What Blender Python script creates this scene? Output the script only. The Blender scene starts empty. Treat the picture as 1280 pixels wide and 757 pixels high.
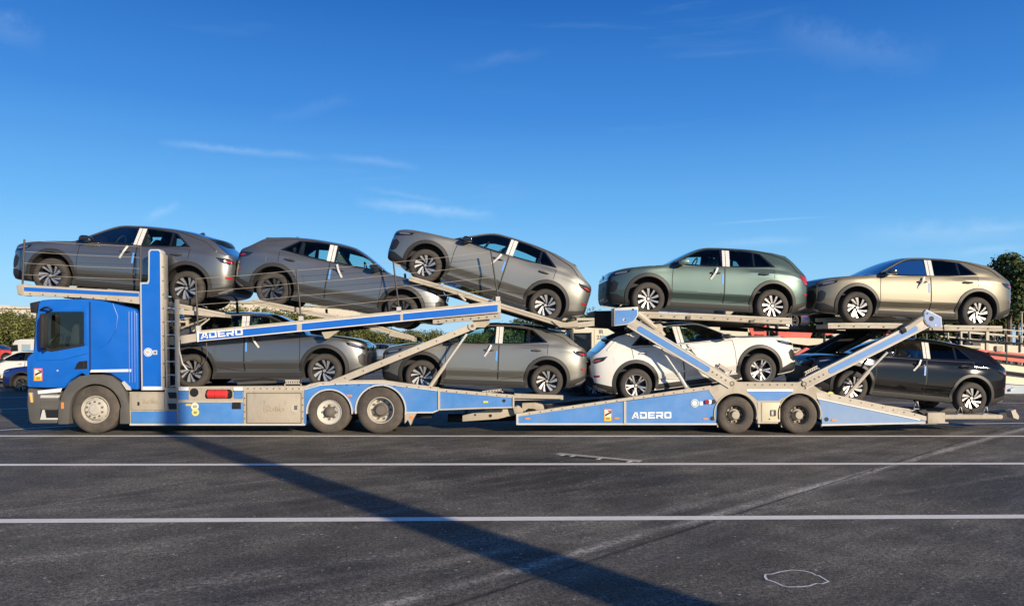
import bpy, bmesh, math, random
from mathutils import Vector, Matrix, noise
from mathutils.geometry import delaunay_2d_cdt
random.seed(7)
R = math.radians
S = bpy.context.scene
COL = S.collection
# ------------------------------------------------------------------ camera
F = 961.0; HZ = 427.0; CAM_H = 1.904; Y0 = 15.9
YAW = R(2.3); ROLL = R(0.30)
cam = bpy.data.cameras.new("camera"); camo = bpy.data.objects.new("camera", cam); COL.objects.link(camo)
cam.sensor_width = 36; cam.lens = F/1280*36
cam.shift_y = (HZ-378.5)/1280.0
cam.clip_end = 3000; cam.clip_start = 0.1
camo.location = (0, 0, CAM_H)
CR = Matrix.Rotation(-YAW, 3, 'Z') @ Matrix.Rotation(R(90), 3, 'X') @ Matrix.Rotation(ROLL, 3, 'Z')
camo.rotation_euler = CR.to_euler()
S.camera = camo

def ray(px, py):
    return CR @ Vector(((px-640)/F, -(py-HZ)/F, -1.0))
def P(px, py, off=0.0):
    d = ray(px, py); t = (Y0+off)/d.y
    return Vector((0, 0, CAM_H)) + d*t
def PY(px, py, Y):
    return P(px, py, Y-Y0)
def G(px, py):
    d = ray(px, py); t = -CAM_H/d.z
    return Vector((0, 0, CAM_H)) + d*t
# ------------------------------------------------------------------ light
SUN_AZ = R(36.3); SUN_EL = R(15.5)      # sun behind the camera, to its right
sdir = Vector((math.sin(SUN_AZ)*math.cos(SUN_EL), -math.cos(SUN_AZ)*math.cos(SUN_EL), math.sin(SUN_EL)))
sl = bpy.data.lights.new("sun", 'SUN'); so = bpy.data.objects.new("sun", sl); COL.objects.link(so)
sl.energy = 5.0; sl.angle = R(0.5); sl.color = (1.0, 0.83, 0.62)
so.rotation_euler = sdir.to_track_quat('Z', 'Y').to_euler(); so.location = (20, -30, 20)
W = bpy.data.worlds.new("World"); S.world = W; W.use_nodes = True
nt = W.node_tree; nt.nodes.clear()
def wn(t, **k):
    n = nt.nodes.new(t)
    for a, b in k.items(): setattr(n, a, b)
    return n
sky = wn('ShaderNodeTexSky', sky_type='NISHITA'); sky.sun_disc = False
sky.sun_elevation = SUN_EL; sky.sun_rotation = math.atan2(sdir.x, sdir.y)
sky.altitude = 0; sky.air_density = 1.0; sky.dust_density = 0.15; sky.ozone_density = 3.0
bg = wn('ShaderNodeBackground'); bg.inputs[1].default_value = 0.10
out = wn('ShaderNodeOutputWorld')
hsv = wn('ShaderNodeHueSaturation'); hsv.inputs['Saturation'].default_value = 1.28; hsv.inputs['Value'].default_value = 1.0
geo = wn('ShaderNodeTexCoord')
# cirrus wisps, laid on the dome by direction
mp = wn('ShaderNodeMapping'); mp.inputs['Scale'].default_value = (2.2, 2.2, 22); mp.inputs['Rotation'].default_value = (0, R(7), R(10))
nz = wn('ShaderNodeTexNoise'); nz.inputs['Scale'].default_value = 1.3; nz.inputs['Detail'].default_value = 7; nz.inputs['Roughness'].default_value = 0.62; nz.inputs['Distortion'].default_value = 0.5
rp = wn('ShaderNodeValToRGB'); rp.color_ramp.elements[0].position = 0.56; rp.color_ramp.elements[1].position = 0.86
mp2 = wn('ShaderNodeMapping'); mp2.inputs['Scale'].default_value = (1.2, 1.2, 4)
nz2 = wn('ShaderNodeTexNoise'); nz2.inputs['Scale'].default_value = 1.7; nz2.inputs['Detail'].default_value = 2
rp2 = wn('ShaderNodeValToRGB'); rp2.color_ramp.elements[0].position = 0.42; rp2.color_ramp.elements[1].position = 0.68
mul = wn('ShaderNodeMath', operation='MULTIPLY'); mul2 = wn('ShaderNodeMath', operation='MULTIPLY'); mul2.inputs[1].default_value = 0.13
mixc = wn('ShaderNodeMixRGB'); mixc.inputs[2].default_value = (6.5, 8.0, 9.5, 1)
L = nt.links.new
L(geo.outputs['Generated'], mp.inputs[0]); L(mp.outputs[0], nz.inputs['Vector']); L(nz.outputs[0], rp.inputs[0])
L(geo.outputs['Generated'], mp2.inputs[0]); L(mp2.outputs[0], nz2.inputs['Vector']); L(nz2.outputs[0], rp2.inputs[0])
L(rp.outputs[0], mul.inputs[0]); L(rp2.outputs[0], mul.inputs[1]); L(mul.outputs[0], mul2.inputs[0])
sx = wn('ShaderNodeSeparateXYZ'); L(geo.outputs['Generated'], sx.inputs[0])
gr = wn('ShaderNodeValToRGB'); e = gr.color_ramp.elements
e[0].position = 0.0; e[0].color = (.34, .60, .84, 1); e[1].position = 1.0; e[1].color = (.012, .055, .22, 1)
for p_, c_ in ((.07, (.25, .55, .86, 1)), (.16, (.125, .40, .80, 1)), (.28, (.045, .22, .64, 1)), (.42, (.012, .108, .44, 1)), (.6, (.012, .075, .30, 1))):
    q_ = e.new(p_); q_.color = c_
gs = wn('ShaderNodeMixRGB', blend_type='MULTIPLY'); gs.inputs[0].default_value = 1; gs.inputs[2].default_value = (10, 10, 10, 1)
gm = wn('ShaderNodeMixRGB'); gm.inputs[0].default_value = .82
L(sx.outputs[2], gr.inputs[0]); L(gr.outputs[0], gs.inputs[1]); L(gs.outputs[0], gm.inputs[2])
L(sky.outputs[0], hsv.inputs['Color']); L(hsv.outputs[0], gm.inputs[1]); L(gm.outputs[0], mixc.inputs[1])
# a few named streaks of cirrus and an old contrail, each a short arc on the dome
def wmath(op, a, b=None, c=None):
    n = wn('ShaderNodeMath', operation=op)
    for i, v in enumerate((a, b, c)):
        if v is None: continue
        if isinstance(v, (int, float)): n.inputs[i].default_value = v
        else: L(v, n.inputs[i])
    return n.outputs[0]
def wdot(v):
    n = wn('ShaderNodeVectorMath', operation='DOT_PRODUCT'); L(geo.outputs['Generated'], n.inputs[0]); n.inputs[1].default_value = v; return n.outputs['Value']
wn_ = wn('ShaderNodeTexNoise'); wn_.inputs['Scale'].default_value = 9; wn_.inputs['Detail'].default_value = 6; wn_.inputs['Roughness'].default_value = .7; L(geo.outputs['Generated'], wn_.inputs['Vector'])
wig = wmath('SUBTRACT', wn_.outputs[0], .5)
tot = mul2.outputs[0]
for (x0_, y0_, x1_, y1_, wd_, st_) in ((195,179,410,196,.0035,.55),(400,193,530,212,.004,.28),(440,256,625,271,.0055,.62),(560,270,620,266,.003,.5),(176,275,226,253,.0045,.55),(880,281,1055,269,.0012,.35),(880,306,1020,299,.004,.40),(1060,290,1300,292,.010,.42),(1180,292,1300,285,.006,.45),(-40,20,60,40,.012,.35),(960,40,1180,75,.016,.22),(450,236,570,256,.003,.22),(330,150,450,120,.006,.14),(560,85,690,62,.006,.14),(1180,318,1290,312,.004,.35)):
    a_, b_ = ray(x0_, y0_).normalized(), ray(x1_, y1_).normalized(); n_ = a_.cross(b_).normalized(); t_ = (b_-a_); tl = t_.length_squared
    dd = wmath('ABSOLUTE', wmath('ADD', wdot(n_), wmath('MULTIPLY', wig, wd_*5.5)))
    k1 = wmath('MAXIMUM', wmath('SUBTRACT', 1, wmath('DIVIDE', dd, wd_*1.7)), 0)
    tt = wmath('ADD', wdot(t_/tl), -a_.dot(t_)/tl)
    k2 = wmath('MAXIMUM', wmath('MULTIPLY', wmath('MULTIPLY', tt, wmath('SUBTRACT', 1, tt)), 4), 0)
    front = wmath('GREATER_THAN', wdot((a_+b_)*.5), 0)
    kk = wmath('MULTIPLY', wmath('MULTIPLY', wmath('MULTIPLY', k1, k2), st_*.40), front)
    kk = wmath('MULTIPLY', kk, wmath('MINIMUM', wmath('MULTIPLY', wmath('MAXIMUM', wmath('SUBTRACT', wn_.outputs[0], .25), 0), 3), 1))
    tot = wmath('MAXIMUM', tot, kk); L(tot, mixc.inputs[0])
L(mixc.outputs[0], bg.inputs[0]); L(bg.outputs[0], out.inputs[0])
S.view_settings.view_transform = 'Standard'; S.view_settings.look = 'None'
S.view_settings.exposure = 0.25; S.view_settings.gamma = 1.0
S.render.engine = 'CYCLES'

# ------------------------------------------------------------------ materials
MATS = {}
def mat(name, col, rough=0.5, metal=0.0, coat=0.0, var=0.0, vscale=3.0, dirt=0.0, dirtcol=(0.33, 0.28, 0.2), bump=0.0, bscale=60, spec=0.5, emit=None):
    if name in MATS: return MATS[name]
    m = bpy.data.materials.new(name); m.use_nodes = True; t = m.node_tree; b = t.nodes['Principled BSDF']
    b.inputs['Base Color'].default_value = (*col, 1); b.inputs['Roughness'].default_value = rough
    b.inputs['Metallic'].default_value = metal; b.inputs['Coat Weight'].default_value = coat
    b.inputs['Coat Roughness'].default_value = 0.04
    b.inputs['Specular IOR Level'].default_value = spec
    src = None
    if var or dirt or bump:
        tc = t.nodes.new('ShaderNodeTexCoord')
    if var:
        n = t.nodes.new('ShaderNodeTexNoise'); n.inputs['Scale'].default_value = vscale; n.inputs['Detail'].default_value = 8
        t.links.new(tc.outputs['Object'], n.inputs['Vector'])
        r = t.nodes.new('ShaderNodeMapRange'); r.inputs[1].default_value = .3; r.inputs[2].default_value = .7
        r.inputs[3].default_value = 1-var; r.inputs[4].default_value = 1+var
        t.links.new(n.outputs[0], r.inputs[0])
        mx = t.nodes.new('ShaderNodeMixRGB'); mx.blend_type = 'MULTIPLY'; mx.inputs[0].default_value = 1
        mx.inputs[1].default_value = (*col, 1); t.links.new(r.outputs[0], mx.inputs[2]); src = mx.outputs[0]
    if dirt:
        n = t.nodes.new('ShaderNodeTexNoise'); n.inputs['Scale'].default_value = 1.6; n.inputs['Detail'].default_value = 10; n.inputs['Roughness'].default_value = .7
        t.links.new(tc.outputs['Object'], n.inputs['Vector'])
        r = t.nodes.new('ShaderNodeMapRange'); r.inputs[1].default_value = .38; r.inputs[2].default_value = .75
        r.inputs[3].default_value = 0.0; r.inputs[4].default_value = dirt
        t.links.new(n.outputs[0], r.inputs[0])
        mx = t.nodes.new('ShaderNodeMixRGB'); mx.inputs[2].default_value = (*dirtcol, 1)
        if src: t.links.new(src, mx.inputs[1])
        else: mx.inputs[1].default_value = (*col, 1)
        t.links.new(r.outputs[0], mx.inputs[0]); src = mx.outputs[0]
        n3 = t.nodes.new('ShaderNodeTexNoise'); n3.inputs['Scale'].default_value = 14; n3.inputs['Detail'].default_value = 8; n3.inputs['Roughness'].default_value = .75
        mp3 = t.nodes.new('ShaderNodeMapping'); mp3.inputs['Scale'].default_value = (1, 1, .35); t.links.new(tc.outputs['Object'], mp3.inputs[0]); t.links.new(mp3.outputs[0], n3.inputs['Vector'])
        r3 = t.nodes.new('ShaderNodeMapRange'); r3.inputs[1].default_value = .55; r3.inputs[2].default_value = .72; r3.inputs[3].default_value = 0; r3.inputs[4].default_value = dirt*.8
        t.links.new(n3.outputs[0], r3.inputs[0]); mx3 = t.nodes.new('ShaderNodeMixRGB'); mx3.inputs[2].default_value = (dirtcol[0]*.55, dirtcol[1]*.5, dirtcol[2]*.45, 1)
        t.links.new(src, mx3.inputs[1]); t.links.new(r3.outputs[0], mx3.inputs[0]); src = mx3.outputs[0]
        r2 = t.nodes.new('ShaderNodeMapRange'); r2.inputs[3].default_value = rough; r2.inputs[4].default_value = min(.95, rough+.35)
        t.links.new(r.outputs[0], r2.inputs[0]); t.links.new(r2.outputs[0], b.inputs['Roughness'])
    if src: t.links.new(src, b.inputs['Base Color'])
    if bump:
        n = t.nodes.new('ShaderNodeTexNoise'); n.inputs['Scale'].default_value = bscale; n.inputs['Detail'].default_value = 4
        t.links.new(tc.outputs['Object'], n.inputs['Vector'])
        bp = t.nodes.new('ShaderNodeBump'); bp.inputs['Strength'].default_value = bump; bp.inputs['Distance'].default_value = .01
        t.links.new(n.outputs[0], bp.inputs['Height']); t.links.new(bp.outputs[0], b.inputs['Normal'])
    if emit: b.inputs['Emission Color'].default_value = (*emit, 1); b.inputs['Emission Strength'].default_value = 1
    MATS[name] = m; return m
def glass(name, tint, refl=0.08):
    m = bpy.data.materials.new(name); m.use_nodes = True; t = m.node_tree; t.nodes.clear()
    o = t.nodes.new('ShaderNodeOutputMaterial'); tr = t.nodes.new('ShaderNodeBsdfTransparent'); tr.inputs[0].default_value = (*tint, 1)
    gl = t.nodes.new('ShaderNodeBsdfGlossy'); gl.inputs['Roughness'].default_value = .02
    fr = t.nodes.new('ShaderNodeFresnel'); fr.inputs[0].default_value = 1.5
    mx = t.nodes.new('ShaderNodeMixShader')
    t.links.new(fr.outputs[0], mx.inputs[0]); t.links.new(tr.outputs[0], mx.inputs[1]); t.links.new(gl.outputs[0], mx.inputs[2]); t.links.new(mx.outputs[0], o.inputs[0])
    MATS[name] = m; return m
BLUE = mat('truck_blue', (0.002, 0.125, 0.55), .36, coat=.22, dirt=.04, var=.05)
BLUED = mat('trailer_blue_dusty', (0.045, 0.215, 0.56), .45, dirt=.30, dirtcol=(.30, .33, .36), var=.08)
CREAM = mat('cream_steel', (0.50, 0.46, 0.38), .5, dirt=.5, dirtcol=(.30, .24, .16), var=.10)
BEIGE = mat('dusty_steel', (0.44, 0.40, 0.32), .55, dirt=.6, dirtcol=(.26, .21, .14), var=.15)
TRIM = mat('pale_trim', (0.55, 0.56, 0.55), .4, dirt=.3)
WHITE = mat('white_paint', (0.80, 0.80, 0.78), .4)
FILM = mat('white_film', (0.64, 0.64, 0.61), .55, var=.12, vscale=18)
GPLA = mat('grey_plastic', (0.085, 0.083, 0.078), .6, dirt=.45, dirtcol=(.16, .15, .12))
BPLA = mat('black_plastic', (0.018, 0.018, 0.02), .5)
CLAD = mat('car_cladding', (0.034, 0.033, 0.031), .5)
TYRE = mat('tyre_rubber', (0.032, 0.030, 0.028), .8, dirt=.55, dirtcol=(.14, .12, .095))
TTYRE = mat('truck_tyre_rubber', (0.05, 0.045, 0.04), .85, dirt=.85, dirtcol=(.17, .14, .11))
BLACK = mat('black_and_shade', (0.008, 0.008, 0.009), .6)  # black parts, and painted dark for holes, recesses and shaded structure
INTER = mat('car_interior', (0.03, 0.03, 0.032), .8)
SEAT = mat('seat_cloth', (0.10, 0.10, 0.10), .85)
COVER = mat('seat_cover_film', (0.45, 0.55, 0.42), .5)
DSTEEL = mat('dark_and_shaded_steel', (0.06, 0.058, 0.052), .6, dirt=.6, dirtcol=(.14, .11, .08))  # dark parts, and far-side twins of pale steel with shade painted in
ALLOY = mat('bright_alloy', (0.46, 0.46, 0.46), .42, metal=.75)
ALLOYD = mat('dark_alloy', (0.035, 0.035, 0.037), .35, metal=.4)
RIMW = mat('wheel_grey_paint', (0.50, 0.48, 0.42), .5, dirt=.45)
RIMD = mat('wheel_dark', (0.10, 0.095, 0.085), .6, dirt=.6, dirtcol=(.22, .18, .13))
CHROME = mat('chrome', (.8, .8, .8), .12, metal=1)
LAMP = mat('lamp_glass', (0.35, 0.37, 0.4), .08, metal=.6, coat=1)
DLAMP = mat('lamp_housing', (0.012, 0.012, 0.014), .08, coat=1)
RED = mat('tail_red', (0.38, 0.02, 0.02), .12, coat=1)
ORANGE = mat('marker_orange', (0.75, 0.26, 0.06), .35)
REDP = mat('red_paint', (0.62, 0.045, 0.03), .4, dirt=.25)
EXTR = mat('extinguisher_red', (0.65, 0.04, 0.035), .3)
YEL = mat('sticker_yellow', (0.85, 0.60, 0.04), .5)
TAGB = mat('tag_blue', (0.10, 0.32, 0.75), .5)
GLASS = glass('side_glass', (0.66, 0.86, 0.85))
PRIV = glass('privacy_glass', (0.34, 0.46, 0.48))
CGLASS = glass('cab_glass', (0.84, 0.90, 0.86))
DGLASS = mat('dark_windscreen', (0.010, 0.013, 0.016), .03, coat=1)
BGCREAM = mat('carrier_cream', (0.62, 0.57, 0.44), .5, dirt=.35)

# ------------------------------------------------------------------ mesh building
WP = {}
def wpos(o): return WP.get(o.name, Vector((0, 0, 0))) if o else Vector((0, 0, 0))
def root(name, label, cat, loc=(0, 0, 0), group=None, kind=None):
    o = bpy.data.objects.new(name, None); COL.objects.link(o); o.location = loc; o.empty_display_size = .2
    WP[o.name] = Vector(loc); o['label'] = label; o['category'] = cat
    if group: o['group'] = group
    return o
def finish(o, parent, center):
    o.parent = parent; o.location = center - wpos(parent); WP[o.name] = Vector(center)
class MB:
    def __init__(s): s.v = []; s.f = []; s.m = []; s.cm = 0
    def add(s, vs, fs):
        b = len(s.v); s.v += [Vector(q) for q in vs]; s.f += [tuple(b+i for i in f) for f in fs]; s.m += [s.cm]*len(fs)
    def box(s, a, b):
        x0, y0, z0 = a; x1, y1, z1 = b
        s.add([(x0,y0,z0),(x1,y0,z0),(x1,y1,z0),(x0,y1,z0),(x0,y0,z1),(x1,y0,z1),(x1,y1,z1),(x0,y1,z1)],
              [(0,3,2,1),(4,5,6,7),(0,1,5,4),(1,2,6,5),(2,3,7,6),(3,0,4,7)])
    def prism(s, pts, y0, y1):
        """pts: list of (x,z) ; extruded along y"""
        n = len(pts)
        area = sum(pts[i][0]*pts[(i+1)%n][1]-pts[(i+1)%n][0]*pts[i][1] for i in range(n))
        if area < 0: pts = pts[::-1]
        if y0 > y1: y0, y1 = y1, y0
        s.add([(p[0], y0, p[1]) for p in pts]+[(p[0], y1, p[1]) for p in pts],
              [tuple(range(n)), tuple(range(2*n-1, n-1, -1))]+[(i, i+n, (i+1)%n+n, (i+1)%n) for i in range(n)])
    def pxprism(s, px, off0, th, pl=None):
        pl = off0 if pl is None else pl
        q = [P(a, b, pl) for a, b in px]
        s.prism([(p.x, p.z) for p in q], Y0+off0, Y0+off0+th)
    def tube(s, pts, r, n=8, cap=True):
        pts = [Vector(p) for p in pts]; rs = r if isinstance(r, (list, tuple)) else [r]*len(pts)
        b = len(s.v); rings = []
        for i, p in enumerate(pts):
            d = (pts[min(i+1, len(pts)-1)]-pts[max(i-1, 0)]).normalized()
            up = Vector((0, 0, 1)) if abs(d.z) < .9 else Vector((1, 0, 0))
            a = d.cross(up).normalized(); c = a.cross(d)
            rings.append([p+(a*math.cos(2*math.pi*k/n)+c*math.sin(2*math.pi*k/n))*rs[i] for k in range(n)])
        vs = [q for rr in rings for q in rr]; fs = []
        for i in range(len(pts)-1):
            for k in range(n): fs.append((i*n+k, (i+1)*n+k, (i+1)*n+(k+1)%n, i*n+(k+1)%n))
        if cap: fs += [tuple(range(n)), tuple(range((len(pts)-1)*n+n-1, (len(pts)-1)*n-1, -1))]
        s.add(vs, fs)
    def beam(s, p0, p1, w, h):
        """box beam between points, w along y-ish, h perpendicular"""
        p0, p1 = Vector(p0), Vector(p1); d = (p1-p0).normalized()
        y = Vector((0, 1, 0)); 
        if abs(d.y) > .9: y = Vector((1, 0, 0))
        n = d.cross(y).normalized(); y = n.cross(d).normalized()
        vs = []
        for p in (p0, p1):
            for a, c in ((-1,-1),(1,-1),(1,1),(-1,1)): vs.append(p+y*(a*w/2)+n*(c*h/2))
        s.add(vs, [(0,1,2,3),(7,6,5,4),(0,4,5,1),(1,5,6,2),(2,6,7,3),(3,7,4,0)])
    def lathe(s, c, prof, n=32, close=False):
        """axis along y through c; prof = list (r, y)"""
        c = Vector(c); vs = []; fs = []; m = len(prof)
        for k in range(n):
            a = 2*math.pi*k/n
            for r, y in prof: vs.append(c+Vector((r*math.cos(a), y, r*math.sin(a))))
        for k in range(n):
            for j in range(m-1 if not close else m):
                fs.append((k*m+j, k*m+(j+1)%m, ((k+1)%n)*m+(j+1)%m, ((k+1)%n)*m+j))
        s.add(vs, fs)
    def build(s, name, mats, parent=None, smooth=False, bevel=0, world=False, label=None, kind=None, angle=35, seg=2):
        if not isinstance(mats, (list, tuple)): mats = [mats]
        c = Vector((0, 0, 0)) if world else sum(s.v, Vector())/max(1, len(s.v))
        me = bpy.data.meshes.new(name); me.from_pydata([tuple(q-c) for q in s.v], [], s.f)
        for m in mats: me.materials.append(m)
        me.polygons.foreach_set('material_index', s.m)
        bm = bmesh.new(); bm.from_mesh(me); bmesh.ops.recalc_face_normals(bm, faces=bm.faces)
        if bevel:
            es = [e for e in bm.edges if len(e.link_faces) == 2 and e.calc_face_angle(0) > R(25)]
            bmesh.ops.bevel(bm, geom=es, offset=bevel, segments=seg, affect='EDGES', profile=.6, clamp_overlap=True)
        bm.to_mesh(me); bm.free()
        if smooth or bevel:
            me.polygons.foreach_set('use_smooth', [True]*len(me.polygons)); me.set_sharp_from_angle(angle=R(angle))
        o = bpy.data.objects.new(name, me); COL.objects.link(o); finish(o, parent, c)
        if label: o['label'] = label
        if kind: o['kind'] = kind
        return o
def copy_tree(o, parent=None):
    c = o.copy(); COL.objects.link(c); c.parent = parent
    for ch in o.children: copy_tree(ch, c)
    return c
def tag(o, label, cat, group=None):
    o['label'] = label; o['category'] = cat
    if group: o['group'] = group
    return o
def arc(cx, cy, r, a0, a1, n=16):
    return [(cx+r*math.cos(R(a0+(a1-a0)*i/n)), cy-r*math.sin(R(a0+(a1-a0)*i/n))) for i in range(n+1)]

# ------------------------------------------------------------------ ground
def ground():
    mb = MB(); 
    mb.add([(-900, -300, 0), (900, -300, 0), (900, 1500, 0), (-900, 1500, 0)], [(0, 1, 2, 3)])
    m = bpy.data.materials.new('asphalt'); m.use_nodes = True; t = m.node_tree; b = t.nodes['Principled BSDF']
    N = t.nodes.new; K = t.links.new
    tc = N('ShaderNodeTexCoord')
    def noise_(scale, detail=4, rough=.6, sc=(1, 1, 1), rot=0, dist=0):
        mpn = N('ShaderNodeMapping'); mpn.inputs['Scale'].default_value = sc; mpn.inputs['Rotation'].default_value = (0, 0, rot)
        mpn.inputs['Rotation'].default_value = (0, 0, 0)
        if rot:
            mr = N('ShaderNodeMapping'); mr.inputs['Rotation'].default_value = (0, 0, rot); K(tc.outputs['Object'], mr.inputs[0]); K(mr.outputs[0], mpn.inputs[0])
        else: K(tc.outputs['Object'], mpn.inputs[0])
        n = N('ShaderNodeTexNoise'); n.inputs['Scale'].default_value = scale; n.inputs['Detail'].default_value = detail; n.inputs['Roughness'].default_value = rough; n.inputs['Distortion'].default_value = dist
        K(mpn.outputs[0], n.inputs['Vector']); return n.outputs[0]
    def rng(s, a, b_, c, d):
        r = N('ShaderNodeMapRange'); r.inputs[1].default_value = a; r.inputs[2].default_value = b_; r.inputs[3].default_value = c; r.inputs[4].default_value = d; K(s, r.inputs[0]); return r.outputs[0]
    def math_(op, a, b_=None):
        n = N('ShaderNodeMath'); n.operation = op
        for i, v in enumerate((a, b_)):
            if v is None: continue
            if isinstance(v, (int, float)): n.inputs[i].default_value = v
            else: K(v, n.inputs[i])
        return n.outputs[0]
    fine = noise_(70, 3, .8); grain = noise_(24, 4, .85); big = noise_(.35, 5, .6); mid = noise_(1.8, 6, .65)
    # aggregate speckle
    sp = N('ShaderNodeTexVoronoi'); sp.inputs['Scale'].default_value = 10; K(tc.outputs['Object'], sp.inputs['Vector'])
    spk = rng(sp.outputs['Distance'], .10, .20, 1, 0)
    spm = rng(noise_(7, 4, .9), .53, .60, 0, 1)
    a = rng(fine, .38, .62, .25, 1.85)
    a = math_('MULTIPLY', a, rng(grain, .38, .62, .45, 1.6))
    a = math_('MULTIPLY', a, rng(big, .40, .60, .55, 1.15))
    a = math_('MULTIPLY', a, rng(mid, .34, .66, .74, 1.25))
    # long drive tracks that sweep across the lot: bands in a rotated frame
    g0 = G(500, 752); g1 = G(860, 652); g2 = G(1110, 575)
    sep = N('ShaderNodeSeparateXYZ'); K(tc.outputs['Object'], sep.inputs[0])
    def track(pa, pb, width, strength, seed, dash=(.42, .6)):
        d = (pb-pa); d.z = 0; d.normalize(); nn = Vector((-d.y, d.x, 0)); c = nn.dot(pa)
        dist = math_('ADD', math_('MULTIPLY', sep.outputs[0], nn.x), math_('MULTIPLY', sep.outputs[1], nn.y))
        dist = math_('SUBTRACT', dist, c)
        dist = math_('ADD', dist, math_('MULTIPLY', math_('SUBTRACT', noise_(.9+seed*.07, 5, .7), .5), width*1.3))
        k = rng(math_('ABSOLUTE', dist), 0, width, 1, 0)
        k = math_('MULTIPLY', k, rng(noise_(16+seed, 6, .95), dash[0], dash[1], 0, 1))
        k = math_('MULTIPLY', k, rng(noise_(.8+seed*.13, 2), .35, .55, .25, 1))
        return math_('MULTIPLY', k, strength)
    tr = track(g0, g1, .12, .62, 1, (.46, .54))
    for pa, pb, w, st, sd in ((G(60,760), G(560,680), .22, .13, 2), (G(0,705), G(330,660), .18, .10, 3), (G(160,620), G(335,600), .05, .16, 4),
                              (G(880,628), G(1110,575), .15, .12, 5), (G(1110,575), G(1240,528), .25, .08, 6), (G(560,600), G(760,578), .2, .12, 7),
                              (G(0,640), G(300,590), .04, .14, 8), (G(820,700), G(1270,640), .25, .06, 9), (G(150,760), G(620,690), .1, .12, 11)):
        tr = math_('ADD', tr, track(pa, pb, w, st*2.0, sd, (.50, .57)))
    streak = math_('MULTIPLY', rng(noise_(2.6, 7, .8, (.16, 1, 1), R(-43)), .50, .62, 0, 1), rng(noise_(20, 5, .95), .49, .56, 0, .15))
    streak = math_('ADD', streak, math_('MULTIPLY', rng(noise_(1.6, 6, .8, (.10, 1, 1), R(-18)), .53, .62, 0, 1), rng(noise_(24, 5, .95), .50, .57, 0, .13)))
    tr = math_('ADD', tr, streak)
    stones = math_('ADD', math_('MULTIPLY', math_('MULTIPLY', spk, spm), .5), math_('MULTIPLY', rng(noise_(55, 2, .5), .66, .72, 0, 1), .22))
    gw = G(650, 592); dx = math_('MULTIPLY', math_('SUBTRACT', sep.outputs[0], gw.x), .42); dy = math_('MULTIPLY', math_('SUBTRACT', sep.outputs[1], gw.y), .55)
    rr = math_('SQRT', math_('ADD', math_('MULTIPLY', dx, dx), math_('MULTIPLY', dy, dy)))
    rr = math_('ADD', rr, math_('MULTIPLY', noise_(1.3, 6, .7), 1.3))
    a = math_('MULTIPLY', a, rng(rr, 1.15, 1.75, .50, 1))
    base = N('ShaderNodeMixRGB'); base.blend_type = 'MULTIPLY'; base.inputs[0].default_value = 1; base.inputs[1].default_value = (.116, .107, .086, 1)
    K(a, base.inputs[2])
    ad = N('ShaderNodeMixRGB'); ad.blend_type = 'ADD'; ad.inputs[0].default_value = 1; K(base.outputs[0], ad.inputs[1])
    tone = N('ShaderNodeMixRGB'); tone.blend_type = 'MULTIPLY'; tone.inputs[0].default_value = 1; tone.inputs[1].default_value = (1, .93, .80, 1)
    K(math_('ADD', tr, stones), tone.inputs[2]); K(tone.outputs[0], ad.inputs[2])
    # tar seam beside the main track
    seam = track(g1+Vector((.12,-.12,0)), g2+Vector((.12,-.12,0)), .035, .9, 12, (.2, .4))
    dk = N('ShaderNodeMixRGB'); K(seam, dk.inputs[0]); K(ad.outputs[0], dk.inputs[1]); dk.inputs[2].default_value = (.012, .012, .013, 1)
    K(dk.outputs[0], b.inputs['Base Color'])
    K(rng(big, .4, .6, .62, .88), b.inputs['Roughness']); b.inputs['Specular IOR Level'].default_value = .25
    bp = N('ShaderNodeBump'); bp.inputs['Strength'].default_value = .8; bp.inputs['Distance'].default_value = .015
    K(fine, bp.inputs['Height']); K(bp.outputs[0], b.inputs['Normal'])
    o = mb.build('ground', m, world=True); o['kind'] = 'structure'; o['label'] = 'worn dark asphalt of the truck park with pale dusty tracks'
ground()
LINE = mat('road_line', (0.95, 0.89, 0.76), .6, dirt=.30, dirtcol=(.5, .48, .42), var=.08, vscale=14)
def line(pa, pb, w, name='parking_line', z=.004):
    a = G(*pa) if len(pa) == 2 else Vector(pa); b = G(*pb) if len(pb) == 2 else Vector(pb)
    d = (b-a).normalized(); n = Vector((-d.y, d.x, 0))*w/2
    mb = MB(); mb.add([a-n, b-n, b+n, a+n], [(0, 1, 2, 3)]); mb.v = [Vector((q.x, q.y, z)) for q in mb.v]
    o = mb.build(name, LINE); o['kind'] = 'structure'; return o
def longline(pa, pb, w):
    a, b = G(*pa), G(*pb); d = (b-a).normalized(); line(tuple(a-d*14), tuple(b+d*14), w)
longline((0, 651), (1280, 645.3), .18)
longline((0, 580.8), (1280, 579.2), .18)
longline((0, 544.7), (1280, 544.9), .17)
line((-60, 541), (330, 518), .10)
line((-260, 520), (330, 500), .10); line((-260, 500), (240, 494), .10)
line((1000, 503), (1500, 503.5), .10); line((1150, 530), (1700, 524), .10)

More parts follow.
